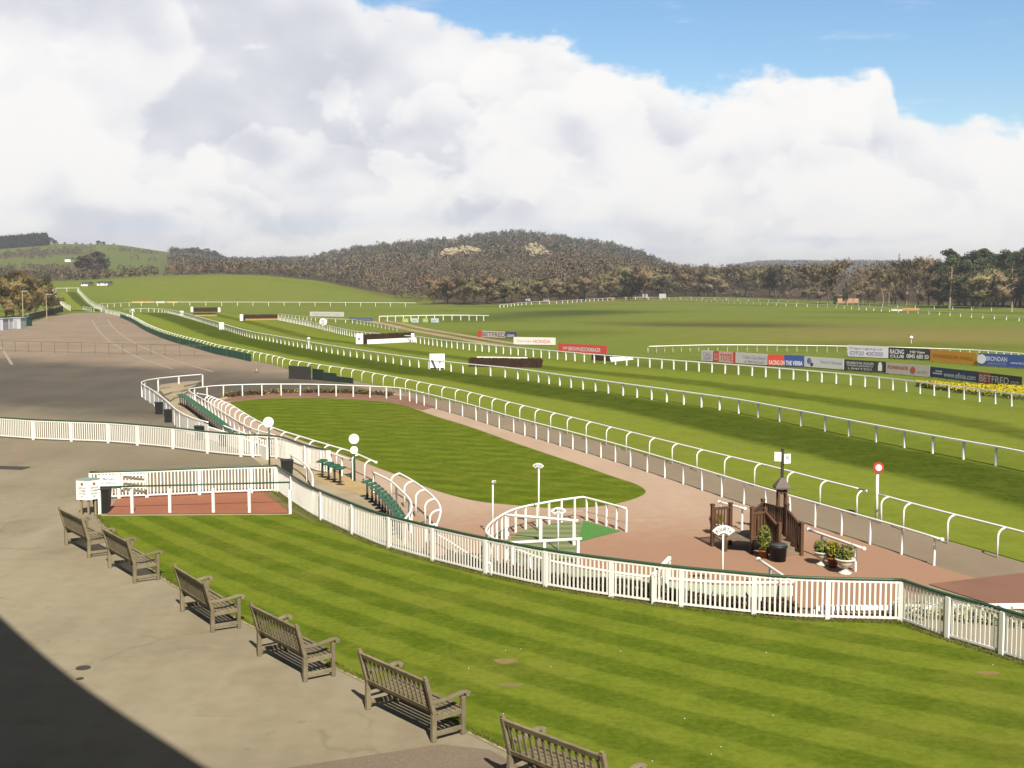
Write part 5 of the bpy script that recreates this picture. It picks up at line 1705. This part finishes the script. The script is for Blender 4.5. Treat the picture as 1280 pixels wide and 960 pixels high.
for px, py, rx, ry in ((632, 828, .22, .10), (638, 858, .24, .08), (1235, 843, .22, .07)):
    b = P(px, py)
    sheet('bare_patch', [b + Vector((rx * math.cos(t) * (1 + .2 * math.sin(3 * t)), ry * 2 * math.sin(t) * (1 + .15 * math.cos(2 * t)), 0)) for t in np.linspace(0, 2 * math.pi, 19)[:-1]], BARE if px != 638 else plain('thin straw grass', (.20, .18, .04), .95, .3, 6), .026)
m = MB()
rd = random.Random(11)
for _ in range(26):
    t = rd.random()
    b = P(rd.uniform(430, 1250), rd.uniform(800, 958))
    if (b - lawn_edge[lawn_edge.index(min(lawn_edge, key=lambda q: (q - b).length))]).length < .5 or b.x < -2:
        continue
    if rd.random() < .5:
        m.disc(b + Vector((0, 0, .045)), .009, .006, (rd.uniform(-.3, .3), rd.uniform(-.5, 0), 1), 7)
tag(m.build('daisies', WHITE2), 'scattered white daisies in the striped lawn', 'daisies', kind='stuff')

# ================================================================= PLANTING
def strip_plants(name, label, line, wd, h, n, leaf, size, seed, off=0.0, mats2=None):
    rg = random.Random(seed)
    m = MB()
    for _ in range(n):
        d = rg.random() * line.L
        p, t = line.at(d), line.tan(d)
        q = Vector((-t.y, t.x, 0))
        c = p + q * (off + rg.uniform(-wd / 2, wd / 2))
        m.quads(c + Vector((0, 0, h * .5 * rg.uniform(.5, 1.1))), (.10, .10, h * .5), 7, size, rg, .0)
    return tag(m.build(name, leaf), label, 'plants', kind='stuff')
i0, i1 = pickC.nearest(ground([P(560, 668, .7)])[0]), pickC.nearest(ground([P(1010, 722, .9)])[0])
bedL = Line(pickC.p[i0:i1])
bl = [bedL.at(d) for d in np.linspace(0, bedL.L, 60)]
sheet('flower_bed', [p + Vector((-bedL.tan(bedL.L * i / 59).y, bedL.tan(bedL.L * i / 59).x, 0)) * .1 for i, p in enumerate(bl)] + [p + Vector((-bedL.tan(bedL.L * i / 59).y, bedL.tan(bedL.L * i / 59).x, 0)) * .62 for i, p in reversed(list(enumerate(bl)))], plain('bed soil', (.07, .045, .028), .95, .3, 5), .034)
strip_plants('bed_plants', 'brown and green bedding plants behind the curved picket fence', bedL, .42, .34, 420, BEDB, .07, 5, .36)
strip_plants('bed_plants', 'green leaves among the bedding plants behind the curved picket fence', bedL, .42, .30, 240, BEDL, .06, 6, .38)
fb = Line(smooth_line(pts_at([(282, 497), (300, 494.8), (360, 491.5), (430, 491.8), (490, 495)]), .5))
strip_plants('bed_plants', 'dark shrubs lining the top end of the paddock lawn', fb, .8, .30, 460, leafmat('dark bed leaves', (.05, .04, .016), (.14, .105, .045), 2.0), .08, 7)
strip_plants('bed_flowers', 'yellow flowers dotted in the bed at the top of the paddock', fb, 1.0, .36, 55, YELLOW, .05, 8)
rb_ = Line([P(1120, 778), P(1180, 781), P(1260, 789), P(1340, 800)])
strip_plants('pale_hedge', 'pale cream flowering plants behind the bend of the picket fence', rb_, .5, .40, 420, leafmat('cream blossom', (.30, .30, .13), (.58, .55, .36), 3.0), .05, 9, .5)
yb0 = Line(smooth_line(pts_at([(1146, 483), (1180, 489), (1225, 494.5), (1290, 502), (1400, 514)]), .5))
def daff_bed():
    rg = random.Random(15)
    m, g_ = MB(), MB()
    for _ in range(3600):
        d = rg.random() ** .9 * yb0.L
        p, t = yb0.at(d), yb0.tan(d)
        q = Vector((-t.y, t.x, 0))
        if q.y < 0: q = -q
        wmax = min(5.2, .5 + d * .8)
        c = p + q * (rg.random() * wmax)
        h_ = rg.uniform(.24, .38)
        m.quads(c + Vector((0, 0, h_)), (.12, .12, .06), 3, .09, rg, .0)
        g_.quads(c + Vector((0, 0, h_ * .45)), (.1, .1, .16), 2, .10, rg, .0)
    tag(m.build('yellow_flowers', YELLOW), 'mass of yellow flowers below the right hand advertising boards', 'flowers', kind='stuff')
    tag(g_.build('flower_leaves', SHRUB), 'green leaves under the mass of yellow flowers', 'plants', kind='stuff')
daff_bed()

def tufts(line, lo_, hi_, n, seed, h=.05):
    rg = random.Random(seed)
    m = MB()
    for _ in range(n):
        d = rg.random() * line.L
        p, t = line.at(d), line.tan(d)
        q = Vector((-t.y, t.x, 0))
        c = p + q * rg.uniform(lo_, hi_) + Vector((0, 0, .024))
        for _k in range(3):
            a = Vector((rg.gauss(0, 1), rg.gauss(0, 1), 0)).normalized() * .006
            m.add([c - a, c + a, c + Vector((rg.gauss(0, .02), rg.gauss(0, .02), h * rg.uniform(.5, 1.3)))], [(0, 1, 2)])
    return m
GT = leafmat('grass tufts', (.09, .12, .010), (.20, .22, .035), 3.0)
tag(tufts(Line(lawn_edge), -.02, .16, 5200, 21).build('edge_grass', GT), 'ragged grass along the lawn kerb', 'grass', kind='stuff')
tag(tufts(pickC, -.20, -.02, 5200, 22, .06).build('edge_grass', GT), 'longer grass at the foot of the curved picket fence', 'grass', kind='stuff')

# ================================================================= TREES
def branch_tree(seed, h, spread, trunk_r, clear=.2, ntw=2600, tw_len=.9, tw_w=.05, levels=3, up=.5):
    rg = random.Random(seed)
    tk, cr = MB(), MB()
    tips = []
    def grow(p, d, ln, r, lv):
        q, pts, rs = p.copy(), [p.copy()], [r]
        k = 4 if lv < 2 else 3
        dd = d.copy()
        for i in range(k):
            dd = (dd + Vector((rg.gauss(0, .13), rg.gauss(0, .13), rg.gauss(.04 * up, .08)))).normalized()
            q = q + dd * ln / k
            pts.append(q.copy()); rs.append(r * (1 - .62 * (i + 1) / k))
        tk.tube(pts, rs, 6 if lv == 0 else 4, False)
        if lv >= levels:
            tips.extend((p_, dd) for p_ in pts[1:])
            return
        nb = {0: 7, 1: 5, 2: 4}.get(lv, 3)
        for b in range(nb):
            f = (clear + (1 - clear) * (b + rg.random()) / nb) if lv == 0 else (.3 + .7 * (b + rg.random()) / nb)
            i = min(int(f * k), k - 1)
            s = pts[i].lerp(pts[i + 1], f * k - i)
            a = rg.uniform(0, 6.283)
            side = Vector((math.cos(a), math.sin(a), 0))
            nd_ = (dd * rg.uniform(.35, .8) + side * spread * rg.uniform(.6, 1.15) + Vector((0, 0, up * .25))).normalized()
            grow(s, nd_, ln * rg.uniform(.48, .68) * (1.1 - .35 * f if lv == 0 else 1), r * (1 - .6 * f) * .55, lv + 1)
        tips.append((pts[-1], dd))
    grow(Vector((0, 0, -.2)), Vector((0, 0, 1)), h * .72, trunk_r, 0)
    top = max(p.z for p, _ in tips)
    for _ in range(ntw):
        p, d = rg.choice(tips)
        v = (d * .6 + Vector((rg.gauss(0, .6), rg.gauss(0, .6), rg.gauss(.25, .5)))).normalized()
        q = p + v * tw_len * rg.uniform(.4, 1.2)
        s = v.cross(Vector((rg.gauss(0, 1), rg.gauss(0, 1), rg.gauss(0, 1)))).normalized() * tw_w
        cr.add([p - s, p + s, q], [(0, 1, 2)])
    k = h / top
    for m in (tk, cr):
        m.v = [(a * k, b * k, c * k) for a, b, c in m.v]
    return tk, cr

def pine_tree(seed, h):
    rg = random.Random(seed)
    tk, cr = MB(), MB()
    lean = Vector((rg.uniform(-.05, .05), rg.uniform(-.05, .05), 0))
    def stem(z): return lean * z + Vector((0, 0, z))
    tk.tube([stem(h * k / 6 - .2) for k in range(7)], [.34, .30, .26, .22, .17, .1, .04], 7, False)
    for k in range(20):
        z = h * (.22 + .76 * k / 19)
        f = (k / 19)
        reach = h * .26 * (.5 + .9 * math.sin(math.pi * min(1, .22 + f * .8))) * rg.uniform(.55, 1.1)
        a = rg.uniform(0, 6.283)
        e = stem(z) + Vector((math.cos(a), math.sin(a), rg.uniform(.05, .25))) * reach
        tk.tube([stem(z), e], [.07, .02], 4, False)
        for t in (.55, .85, 1.05):
            c = stem(z).lerp(e, t)
            cr.quads(c, (h * .10, h * .10, h * .06), 90, .24, rg, .25)
    cr.quads(stem(h * .95), (h * .08, h * .08, h * .06), 90, .3, rg, .2)
    return tk, cr

def ever_tree(seed, h, wd, qs=.28):
    rg = random.Random(seed)
    tk, cr = MB(), MB()
    tk.tube([(0, 0, -.2), (0, 0, h * .6)], [.3, .1], 6, False)
    for _ in range(26):
        a, z = rg.uniform(0, 6.28), rg.uniform(.12, .92)
        r_ = wd / 2 * math.sqrt(max(.05, 1 - ((z - .42) / .6) ** 2)) * rg.uniform(.3, .95)
        cr.quads((math.cos(a) * r_, math.sin(a) * r_, z * h), (wd * .17, wd * .17, h * .11), 70, qs, rg, .1)
    return tk, cr

def template(name, tkcr, bark, leaf, crown='crown'):
    tk, cr = tkcr
    me = cr.mesh(crown, leaf)
    nv_ = len(me.vertices)
    co = np.zeros(nv_ * 3); me.vertices.foreach_get('co', co); co = co.reshape(-1, 3)
    cz = co[:, 2].max() * .5
    out = co - np.array((0, 0, cz)); out /= np.maximum(np.linalg.norm(out, axis=1, keepdims=True), 1e-6)
    out += np.array((0, 0, .2)) + np.random.RandomState(1).normal(size=out.shape) * .25
    out /= np.linalg.norm(out, axis=1, keepdims=True)
    fv = np.zeros(len(me.loops), int); me.loops.foreach_get('vertex_index', fv)
    for p_ in me.polygons:
        if p_.normal.dot(Vector(out[p_.vertices[0]])) < 0:
            p_.flip()
    me.update()
    fv = np.zeros(len(me.loops), int); me.loops.foreach_get('vertex_index', fv)
    me.polygons.foreach_set('use_smooth', [True] * len(me.polygons))
    me.normals_split_custom_set(out[fv].tolist())
    return (tk.mesh('trunk', bark, None, True), me)
TB = [template('t', branch_tree(100 + k, 10, sp, .24, cl, 5200, .95, .07), BARK, lf_) for k, (sp, cl, lf_) in enumerate(((.75, .18, TWIG), (.95, .15, TWIGR), (.65, .2, TWIGO), (.85, .22, TWIG), (1.0, .12, TWIGO)))]
TBP = [template('t', branch_tree(140 + k, 13, .62, .26, .3, 6000, .9, .065), BARKP, TWIG) for k in range(2)]
TBUSH = [template('t', branch_tree(160 + k, 6, 1.0, .14, .05, 4000, .8, .06, up=.8), BARK, lf_) for k, lf_ in enumerate((TWIG, TWIGR, TWIGO))]
TWIL = [template('t', branch_tree(180 + k, 8, .9, .2, .08, 4200, .9, .05, up=.6), BARK, TWIGY) for k in range(3)]
TDARK = [template('t', branch_tree(190 + k, 10, .9, .26, .12, 4200, .9, .08), BARK, TWIGD) for k in range(2)]
TPINE = [template('t', pine_tree(200 + k, 13), BARKP, PINE) for k in range(4)]
TROUND = [template('t', ever_tree(240 + k, 10, 10.5, .5), BARK, TWIGD) for k in range(2)]
TEV = [template('t', ever_tree(220 + k, 8, 7), BARK, EVERG) for k in range(2)]

def plant_tree(name, label, tpl, base, s, rz, group=None, base_h=1.0, squash=1.0):
    r_ = thing(name, label, 'tree', base, rz, group)
    r_.scale = (s * squash, s * squash, s)
    link('trunk', tpl[0], r_)
    link('crown', tpl[1], r_)
    return r_
rt = random.Random(31)
def tree_px(name, label, tpl, th, px, ytop, Y, group=None, squash=1.0):
    b = at_depth(px, Y)
    ztop = CAMZ + (HOR - ytop) * Y / FPX
    plant_tree(name, label, tpl, b, max(1.5, ztop - b.z) / th, rt.uniform(0, 6.28), group, squash=squash)

# wood edge from the dip to the pines
GRP = 'bare trees along the wood edge beyond the infield'
for px in np.arange(548, 905, 11.5):
    px = px + rt.uniform(-4, 4)
    ye = float(np.interp(px, _ex, _ey)) + rt.uniform(2, 12)
    k = rt.randrange(3)
    yt = 350 + rt.uniform(-5, 7) if px < 760 else 340 + rt.uniform(-6, 8)
    tree_px('bare_tree', 'bare brown tree in the front of the wood beyond the infield', TBUSH[k], 6, px, yt, ye, GRP, rt.uniform(.9, 1.25))
for px in np.arange(700, 1010, 13):
    px = px + rt.uniform(-5, 5)
    ye = float(np.interp(px, _ex, _ey)) + rt.uniform(18, 45)
    tree_px('bare_tree', 'bare brown tree in the front of the wood beyond the infield', TB[rt.randrange(5)], 10, px, (332 if px > 760 else 342) + rt.uniform(-3, 6), ye, GRP, rt.uniform(.8, 1.15))
tree_px('evergreen_tree', 'dark evergreen tree standing out of the brown wood edge', TEV[0], 8, 786, 335, 395, squash=.75)
tree_px('bare_tree', 'rounded red brown tree right of the dark evergreen', TBUSH[1], 6, 806, 338, 392, squash=1.1)
tree_px('evergreen_tree', 'small dark evergreen below the wooded hill', TEV[1], 8, 588, 347, 400, squash=.7)
tree_px('evergreen_tree', 'slim dark evergreen at the foot of the hill wood', TEV[1], 8, 728, 352, 372, squash=.4)
tree_px('bare_tree', 'dark many branched tree left of the low gap in the far trees', TDARK[0], 10, 970, 334, 392, squash=.95)
tree_px('bare_tree', 'broad lone brown tree right of the gap in the far trees', TB[0], 10, 1034, 325, 340, squash=1.15)
tree_px('evergreen_tree', 'slim dark evergreen between the lone tree and the pale trunks', TEV[0], 8, 1056, 354, 345, squash=.4)
for k, (px, yt) in enumerate(((1078, 346), (1092, 336), (1103, 331), (1118, 327), (1132, 322), (1147, 320), (1160, 321), (1172, 326), (1110, 340), (1084, 352), (1066, 356))):
    tree_px('bare_tree', 'tall bare tree with pale trunk left of the pines', TBP[k % 2], 13, px, yt, 322 + rt.uniform(0, 24), 'bare trees beside the pines', rt.uniform(.85, 1.2))
GP = 'pine trees at the far right of the infield'
for k, (px, yt) in enumerate(((1174, 329), (1186, 314.5), (1197, 320), (1206, 324), (1214, 317), (1222, 314), (1232, 324), (1242, 318), (1252, 316), (1264, 317), (1274, 313), (1285, 317), (1300, 316), (1318, 322), (1336, 318), (1360, 321), (1385, 316))):
    tree_px('pine_tree', 'tall dark pine in the clump at the far right', TPINE[k % 4], 13, px, yt, 296 + rt.uniform(0, 26), GP, rt.uniform(.85, 1.2))
for px in np.arange(1172, 1400, 7):
    tree_px('bare_tree', 'brown undergrowth tree among the pine trunks at the far right', TBUSH[rt.randrange(3)], 6, px + rt.uniform(-4, 4), 343 + rt.uniform(-9, 10), 297 + rt.uniform(0, 30), 'undergrowth among the pines', 1.1)
for px in np.arange(880, 1180, 21):
    tree_px('hedge_bush', 'low brown bush at the foot of the far trees', TBUSH[rt.randrange(3)], 6, px + rt.uniform(-6, 6), 362 + rt.uniform(-3, 5), float(np.interp(px, _ex, _ey)) - rt.uniform(0, 14), 'low bushes below the far trees', 1.3)
tree_px('evergreen_bush', 'small dark bush beside the pale and red barrier', TEV[1], 8, 1043, 370, 330, squash=.7)
# orange willows at the left
for k, (px, yt, Y) in enumerate(((-30, 342, 226), (-12, 346, 218), (8, 340, 232), (26, 343, 228), (45, 348, 238), (60, 357, 244), (16, 362, 214), (38, 366, 222), (70, 372, 250))):
    tree_px('willow_tree', 'orange brown willow in the clump above the far left cabins', TWIL[k % 3], 8, px, yt, Y, 'orange willows at the far left', 1.1)
# trees on the left hillside
tree_px('round_tree', 'big dark round tree alone on the left hillside', TROUND[1], 10, 118, 313, 560, squash=1.15)
for k, (px, yt) in enumerate(((66, 297), (72, 300), (84, 303), (98, 303), (106, 304), (116, 304), (126, 301), (132, 302), (145, 306))):
    tree_px('skyline_tree', 'dark small tree on the left skyline', TROUND[k % 2], 10, px, yt, 1090, 'trees on the left skyline', 1.3)
for k, (px, yt) in enumerate(((231, 312), (238, 310), (248, 309), (258, 310), (268, 313), (276, 318))):
    tree_px('skyline_tree', 'small bare tree on the skyline above the mound', TROUND[k % 2], 10, px, yt, 1080, 'trees on the skyline above the mound', 1.2)
for k in range(20):
    px = 84 + k * 7.2 + rt.uniform(-3, 3)
    tree_px('hedge_tree', 'brown hedgerow tree behind the climbing turf', (TBUSH + TB)[rt.randrange(8)], 8, px, 347 + rt.uniform(-6, 6), 450 + rt.uniform(0, 60), 'hedgerow trees behind the climbing turf', 1.25)

# ---- woodland mass on the hill and other far woods (one object nobody could count)
def wood_mass(name, label, pts, seed, tri=64, size=(4.5, 6.5), htree=(7, 11), cols=None, tw=.28, hscale=None, low=-.4, ln=4.5):
    rg = np.random.RandomState(seed)
    n = len(pts)
    pts = np.asarray(pts)
    z = Hn(pts[:, 0], pts[:, 1])
    Hh = rg.uniform(htree[0], htree[1], n)
    if hscale is not None: Hh = Hh * hscale(pts)
    Wd = rg.uniform(size[0], size[1], n) / 2
    th = rg.uniform(0, 2 * np.pi, (n, tri)); u = rg.uniform(low, 1, (n, tri)); rad = rg.uniform(.45, 1, (n, tri)) ** .6
    cx = pts[:, 0:1] + Wd[:, None] * np.cos(th) * np.sqrt(1 - np.clip(u, 0, 1) ** 2) * rad
    cy = pts[:, 1:2] + Wd[:, None] * np.sin(th) * np.sqrt(1 - np.clip(u, 0, 1) ** 2) * rad
    cz = z[:, None] + Hh[:, None] * (.42 + .56 * u * rad)
    c = np.stack([cx, cy, cz], -1)
    d1 = rg.normal(size=(n, tri, 3)); d1[..., 2] += .5; d1 /= np.linalg.norm(d1, axis=-1, keepdims=True)
    d2 = np.cross(d1, rg.normal(size=(n, tri, 3))); d2 /= np.linalg.norm(d2, axis=-1, keepdims=True)
    out = np.stack([cx - pts[:, 0:1], cy - pts[:, 1:2], (cz - (z + Hh * .45)[:, None]) * 1.1], -1)
    out = out / np.maximum(np.linalg.norm(out, axis=-1, keepdims=True), 1e-6) + np.array((0, 0, .25)) + rg.normal(size=(n, tri, 3)) * .22
    out /= np.linalg.norm(out, axis=-1, keepdims=True)
    flip = (np.cross(d2, d1) * out).sum(-1, keepdims=True) < 0
    d2 = np.where(flip, -d2, d2)
    s = rg.uniform(.6, 1.4, (n, tri, 1))
    V = np.stack([c - d2 * tw * s, c + d2 * tw * s, c + d1 * ln * tw * s], 2).reshape(-1, 3)
    nf = n * tri
    me = bpy.data.meshes.new(name)
    me.vertices.add(nf * 3); me.vertices.foreach_set('co', V.ravel())
    me.loops.add(nf * 3); me.loops.foreach_set('vertex_index', np.arange(nf * 3))
    me.polygons.add(nf); me.polygons.foreach_set('loop_start', np.arange(0, nf * 3, 3)); me.polygons.foreach_set('loop_total', np.full(nf, 3))
    cols = np.asarray(cols(pts, rg))
    cc = np.repeat(cols[:, None, :], tri, 1) * rg.uniform(.86, 1.14, (n, tri, 1))
    cc = np.repeat(cc.reshape(-1, 1, 3), 3, 1).reshape(-1, 3)
    ca = me.color_attributes.new('Col', 'FLOAT_COLOR', 'POINT')
    ca.data.foreach_set('color', np.concatenate([cc, np.ones((len(cc), 1))], 1).ravel())
    me.update(calc_edges=True)
    me.polygons.foreach_set('use_smooth', np.ones(nf, bool))
    me.normals_split_custom_set(np.repeat(out.reshape(-1, 1, 3), 3, 1).reshape(-1, 3).tolist())
    me.materials.append(WOODCOL)
    return tag(link(name, me), label, 'woodland', kind='stuff')

PAL = 1.4 * np.array([(.150, .112, .075), (.170, .128, .080), (.140, .102, .075), (.130, .112, .065), (.155, .110, .078), (.115, .100, .068), (.100, .088, .064)])
DARKPAL = 1.35 * np.array([(.062, .064, .046), (.054, .060, .042), (.078, .070, .054)])
def hillcols(p, rg):
    px = 640 + FPX * p[:, 0] / p[:, 1]
    cl = patchnoise(p[:, 0], p[:, 1], 26, 34, 77)
    idx = np.clip(((cl + 1) / 2 * len(PAL) + rg.normal(size=len(p)) * 1.1).astype(int), 0, len(PAL) - 1)
    c = PAL[idx]
    cd_ = patchnoise(p[:, 0], p[:, 1], 20, 22, 78)
    up = sms(640, 830, p[:, 1])
    dk = rg.random_sample(len(p)) < np.clip(.05 + .50 * up + .25 * (px > 690) * up + .45 * sms(.35, .8, cd_), 0, .93)
    c[dk] = DARKPAL[rg.randint(0, 3, dk.sum())]
    return c
rg = np.random.RandomState(5)
P0 = []
while len(P0) < 4000:
    Y = 330 + 790 * rg.random_sample() ** .8
    px = rg.uniform(215, 880)
    X = (px - 640) / FPX * Y
    if Y < np.interp(px, _ex, _ey) + 8: continue
    if px < 420 and Y < 432: continue
    qv = math.exp(-((px - 578) / 36.) ** 4) * math.exp(-((Y - 730) / 42.) ** 4) + math.exp(-((px - 674) / 20.) ** 4) * math.exp(-((Y - 730) / 60.) ** 4)
    if rg.random_sample() < qv * 1.1: continue
    P0.append((X, Y))
hsc = lambda p: np.where(640 + FPX * p[:, 0] / p[:, 1] < 470, .62, .85) * (1 - .35 * sms(560, 400, p[:, 1]))
P0 = np.array(P0)
wood_mass('hill_wood', 'brown bare woodland covering the hill beyond the racecourse', P0[P0[:, 1] >= 620], 6, cols=hillcols, hscale=hsc, tri=64, tw=.30)
wood_mass('edge_wood', 'brown scrubby woodland along the foot of the hill', P0[P0[:, 1] < 620], 7, cols=hillcols, hscale=hsc, tri=170, tw=.13, ln=5.0)
def cliff(label, pxs, Y, zlow, zhigh, seed, slope=0.0):
    rg_ = random.Random(seed)
    m = MB()
    nx, nz = 44, 14
    vs = []
    for i in range(nx + 1):
        px = pxs[0] + (pxs[1] - pxs[0]) * i / nx
        x = (px - 640) / FPX * Y
        e = math.sin(math.pi * i / nx) ** .5
        top = zlow + (zhigh - zlow - slope * i / nx) * (.45 + .55 * e) * rg_.uniform(.93, 1.03)
        for k in range(nz + 1):
            z = zlow + (top - zlow) * k / nz
            vs.append((x + rg_.uniform(-.8, .8), Y + 9 * (k / nz) ** 1.5 + rg_.uniform(-1.6, 1.6), z))
    fs = [(i * (nz + 1) + k, (i + 1) * (nz + 1) + k, (i + 1) * (nz + 1) + k + 1, i * (nz + 1) + k + 1) for i in range(nx) for k in range(nz)]
    back = len(vs)
    for i in range(nx + 1):
        v = vs[i * (nz + 1) + nz]
        vs.append((v[0], v[1] + 25, v[2] - 3))
    fs += [(i * (nz + 1) + nz, (i + 1) * (nz + 1) + nz, back + i + 1, back + i) for i in range(nx)]
    tag(m.add(vs, fs).build('rock_face', ROCK), label, 'cliff')
ROCK = plain('pale quarry rock', (.38, .315, .21), .95, .5, .35, .1, .5)
cliff('broad pale quarry face among the trees on the wooded hill', (546, 612), 700, H(-27, 700) - 2, H(-27, 700) + 10.5, 3)
cliff('narrow pale rock scar slanting down right of the broad quarry face', (656, 692), 720, H(15, 720) - 2, H(15, 720) + 14, 4, 7.0)
P1 = []
while len(P1) < 1500:
    px = rg.uniform(690, 1420); Y = np.interp(px, _ex, _ey) + 25 + 180 * rg.random_sample()
    if 985 < px < 1012 or 1050 < px < 1085: 
        if rg.random_sample() < .8: continue
    P1.append(((px - 640) / FPX * Y, Y))
wood_mass('back_wood', 'brown woodland behind the far tree line', P1, 8, tri=150, tw=.15, ln=5.0, htree=(9.5, 13), cols=lambda p, r: PAL[r.randint(0, len(PAL), len(p))] * .95)
P2 = []
while len(P2) < 900:
    px = rg.uniform(-10, 62); Y = rg.uniform(1060, 1110)
    P2.append(((px - 640) / FPX * Y, Y))
wood_mass('conifer_wood', 'dark conifer plantation on the left skyline', P2, 9, htree=(6, 11), size=(3, 4.5), low=-.85, cols=lambda p, r: np.array([(.020, .028, .022)]) * r.uniform(.8, 1.3, (len(p), 1)))
P3 = []
while len(P3) < 240:
    px = rg.uniform(-60, 200); Y = rg.uniform(450, 1050)
    X = (px - 640) / FPX * Y
    v = float(patchnoise(np.array([X]), np.array([Y]), 60, 45, 21)[0])
    hed = abs((Y % 150) - 75) < 7
    if (v > .35 and Y > 640 and px < 130) or hed or (Y < 520 and v > .2):
        P3.append((X, Y))
wood_mass('hillside_scrub', 'brown scrub and hedges scattered over the left hillside fields', P3, 10, tri=120, tw=.17, htree=(2.5, 5), size=(4, 7), cols=lambda p, r: PAL[r.randint(0, len(PAL), len(p))] * .85)
P4 = []
while len(P4) < 1500:
    px = rg.uniform(850, 1250); Y = rg.uniform(2200, 2560)
    P4.append(((px - 640) / FPX * Y, Y))
wood_mass('distant_wood', 'dark distant wood on the ridge behind the gap in the trees', P4, 11, htree=(6, 10), size=(14, 22), tri=50, tw=1.0, cols=lambda p, r: np.where((p[:, 1:2] > 2440), np.array([(.030, .045, .042)]), np.array([(.085, .066, .072)])) * r.uniform(.85, 1.15, (len(p), 1)))

# ================================================================= HAZE
m = bpy.data.materials.new('haze')
m.use_nodes = True
m.node_tree.nodes.clear()
n = NT(m.node_tree)
pv = n('VolumePrincipled', named={'Color': (.84, .86, .90, 1), 'Density': 0.00024, 'Anisotropy': 0.2})
ou = n('OutputMaterial')
m.node_tree.links.new(pv.outputs[0], ou.inputs['Volume'])
tag(MB().box((0, 2200, 39), (6400, 5800, 80)).build('haze', m), 'thin pale air over the racecourse and hills', 'haze', kind='stuff')
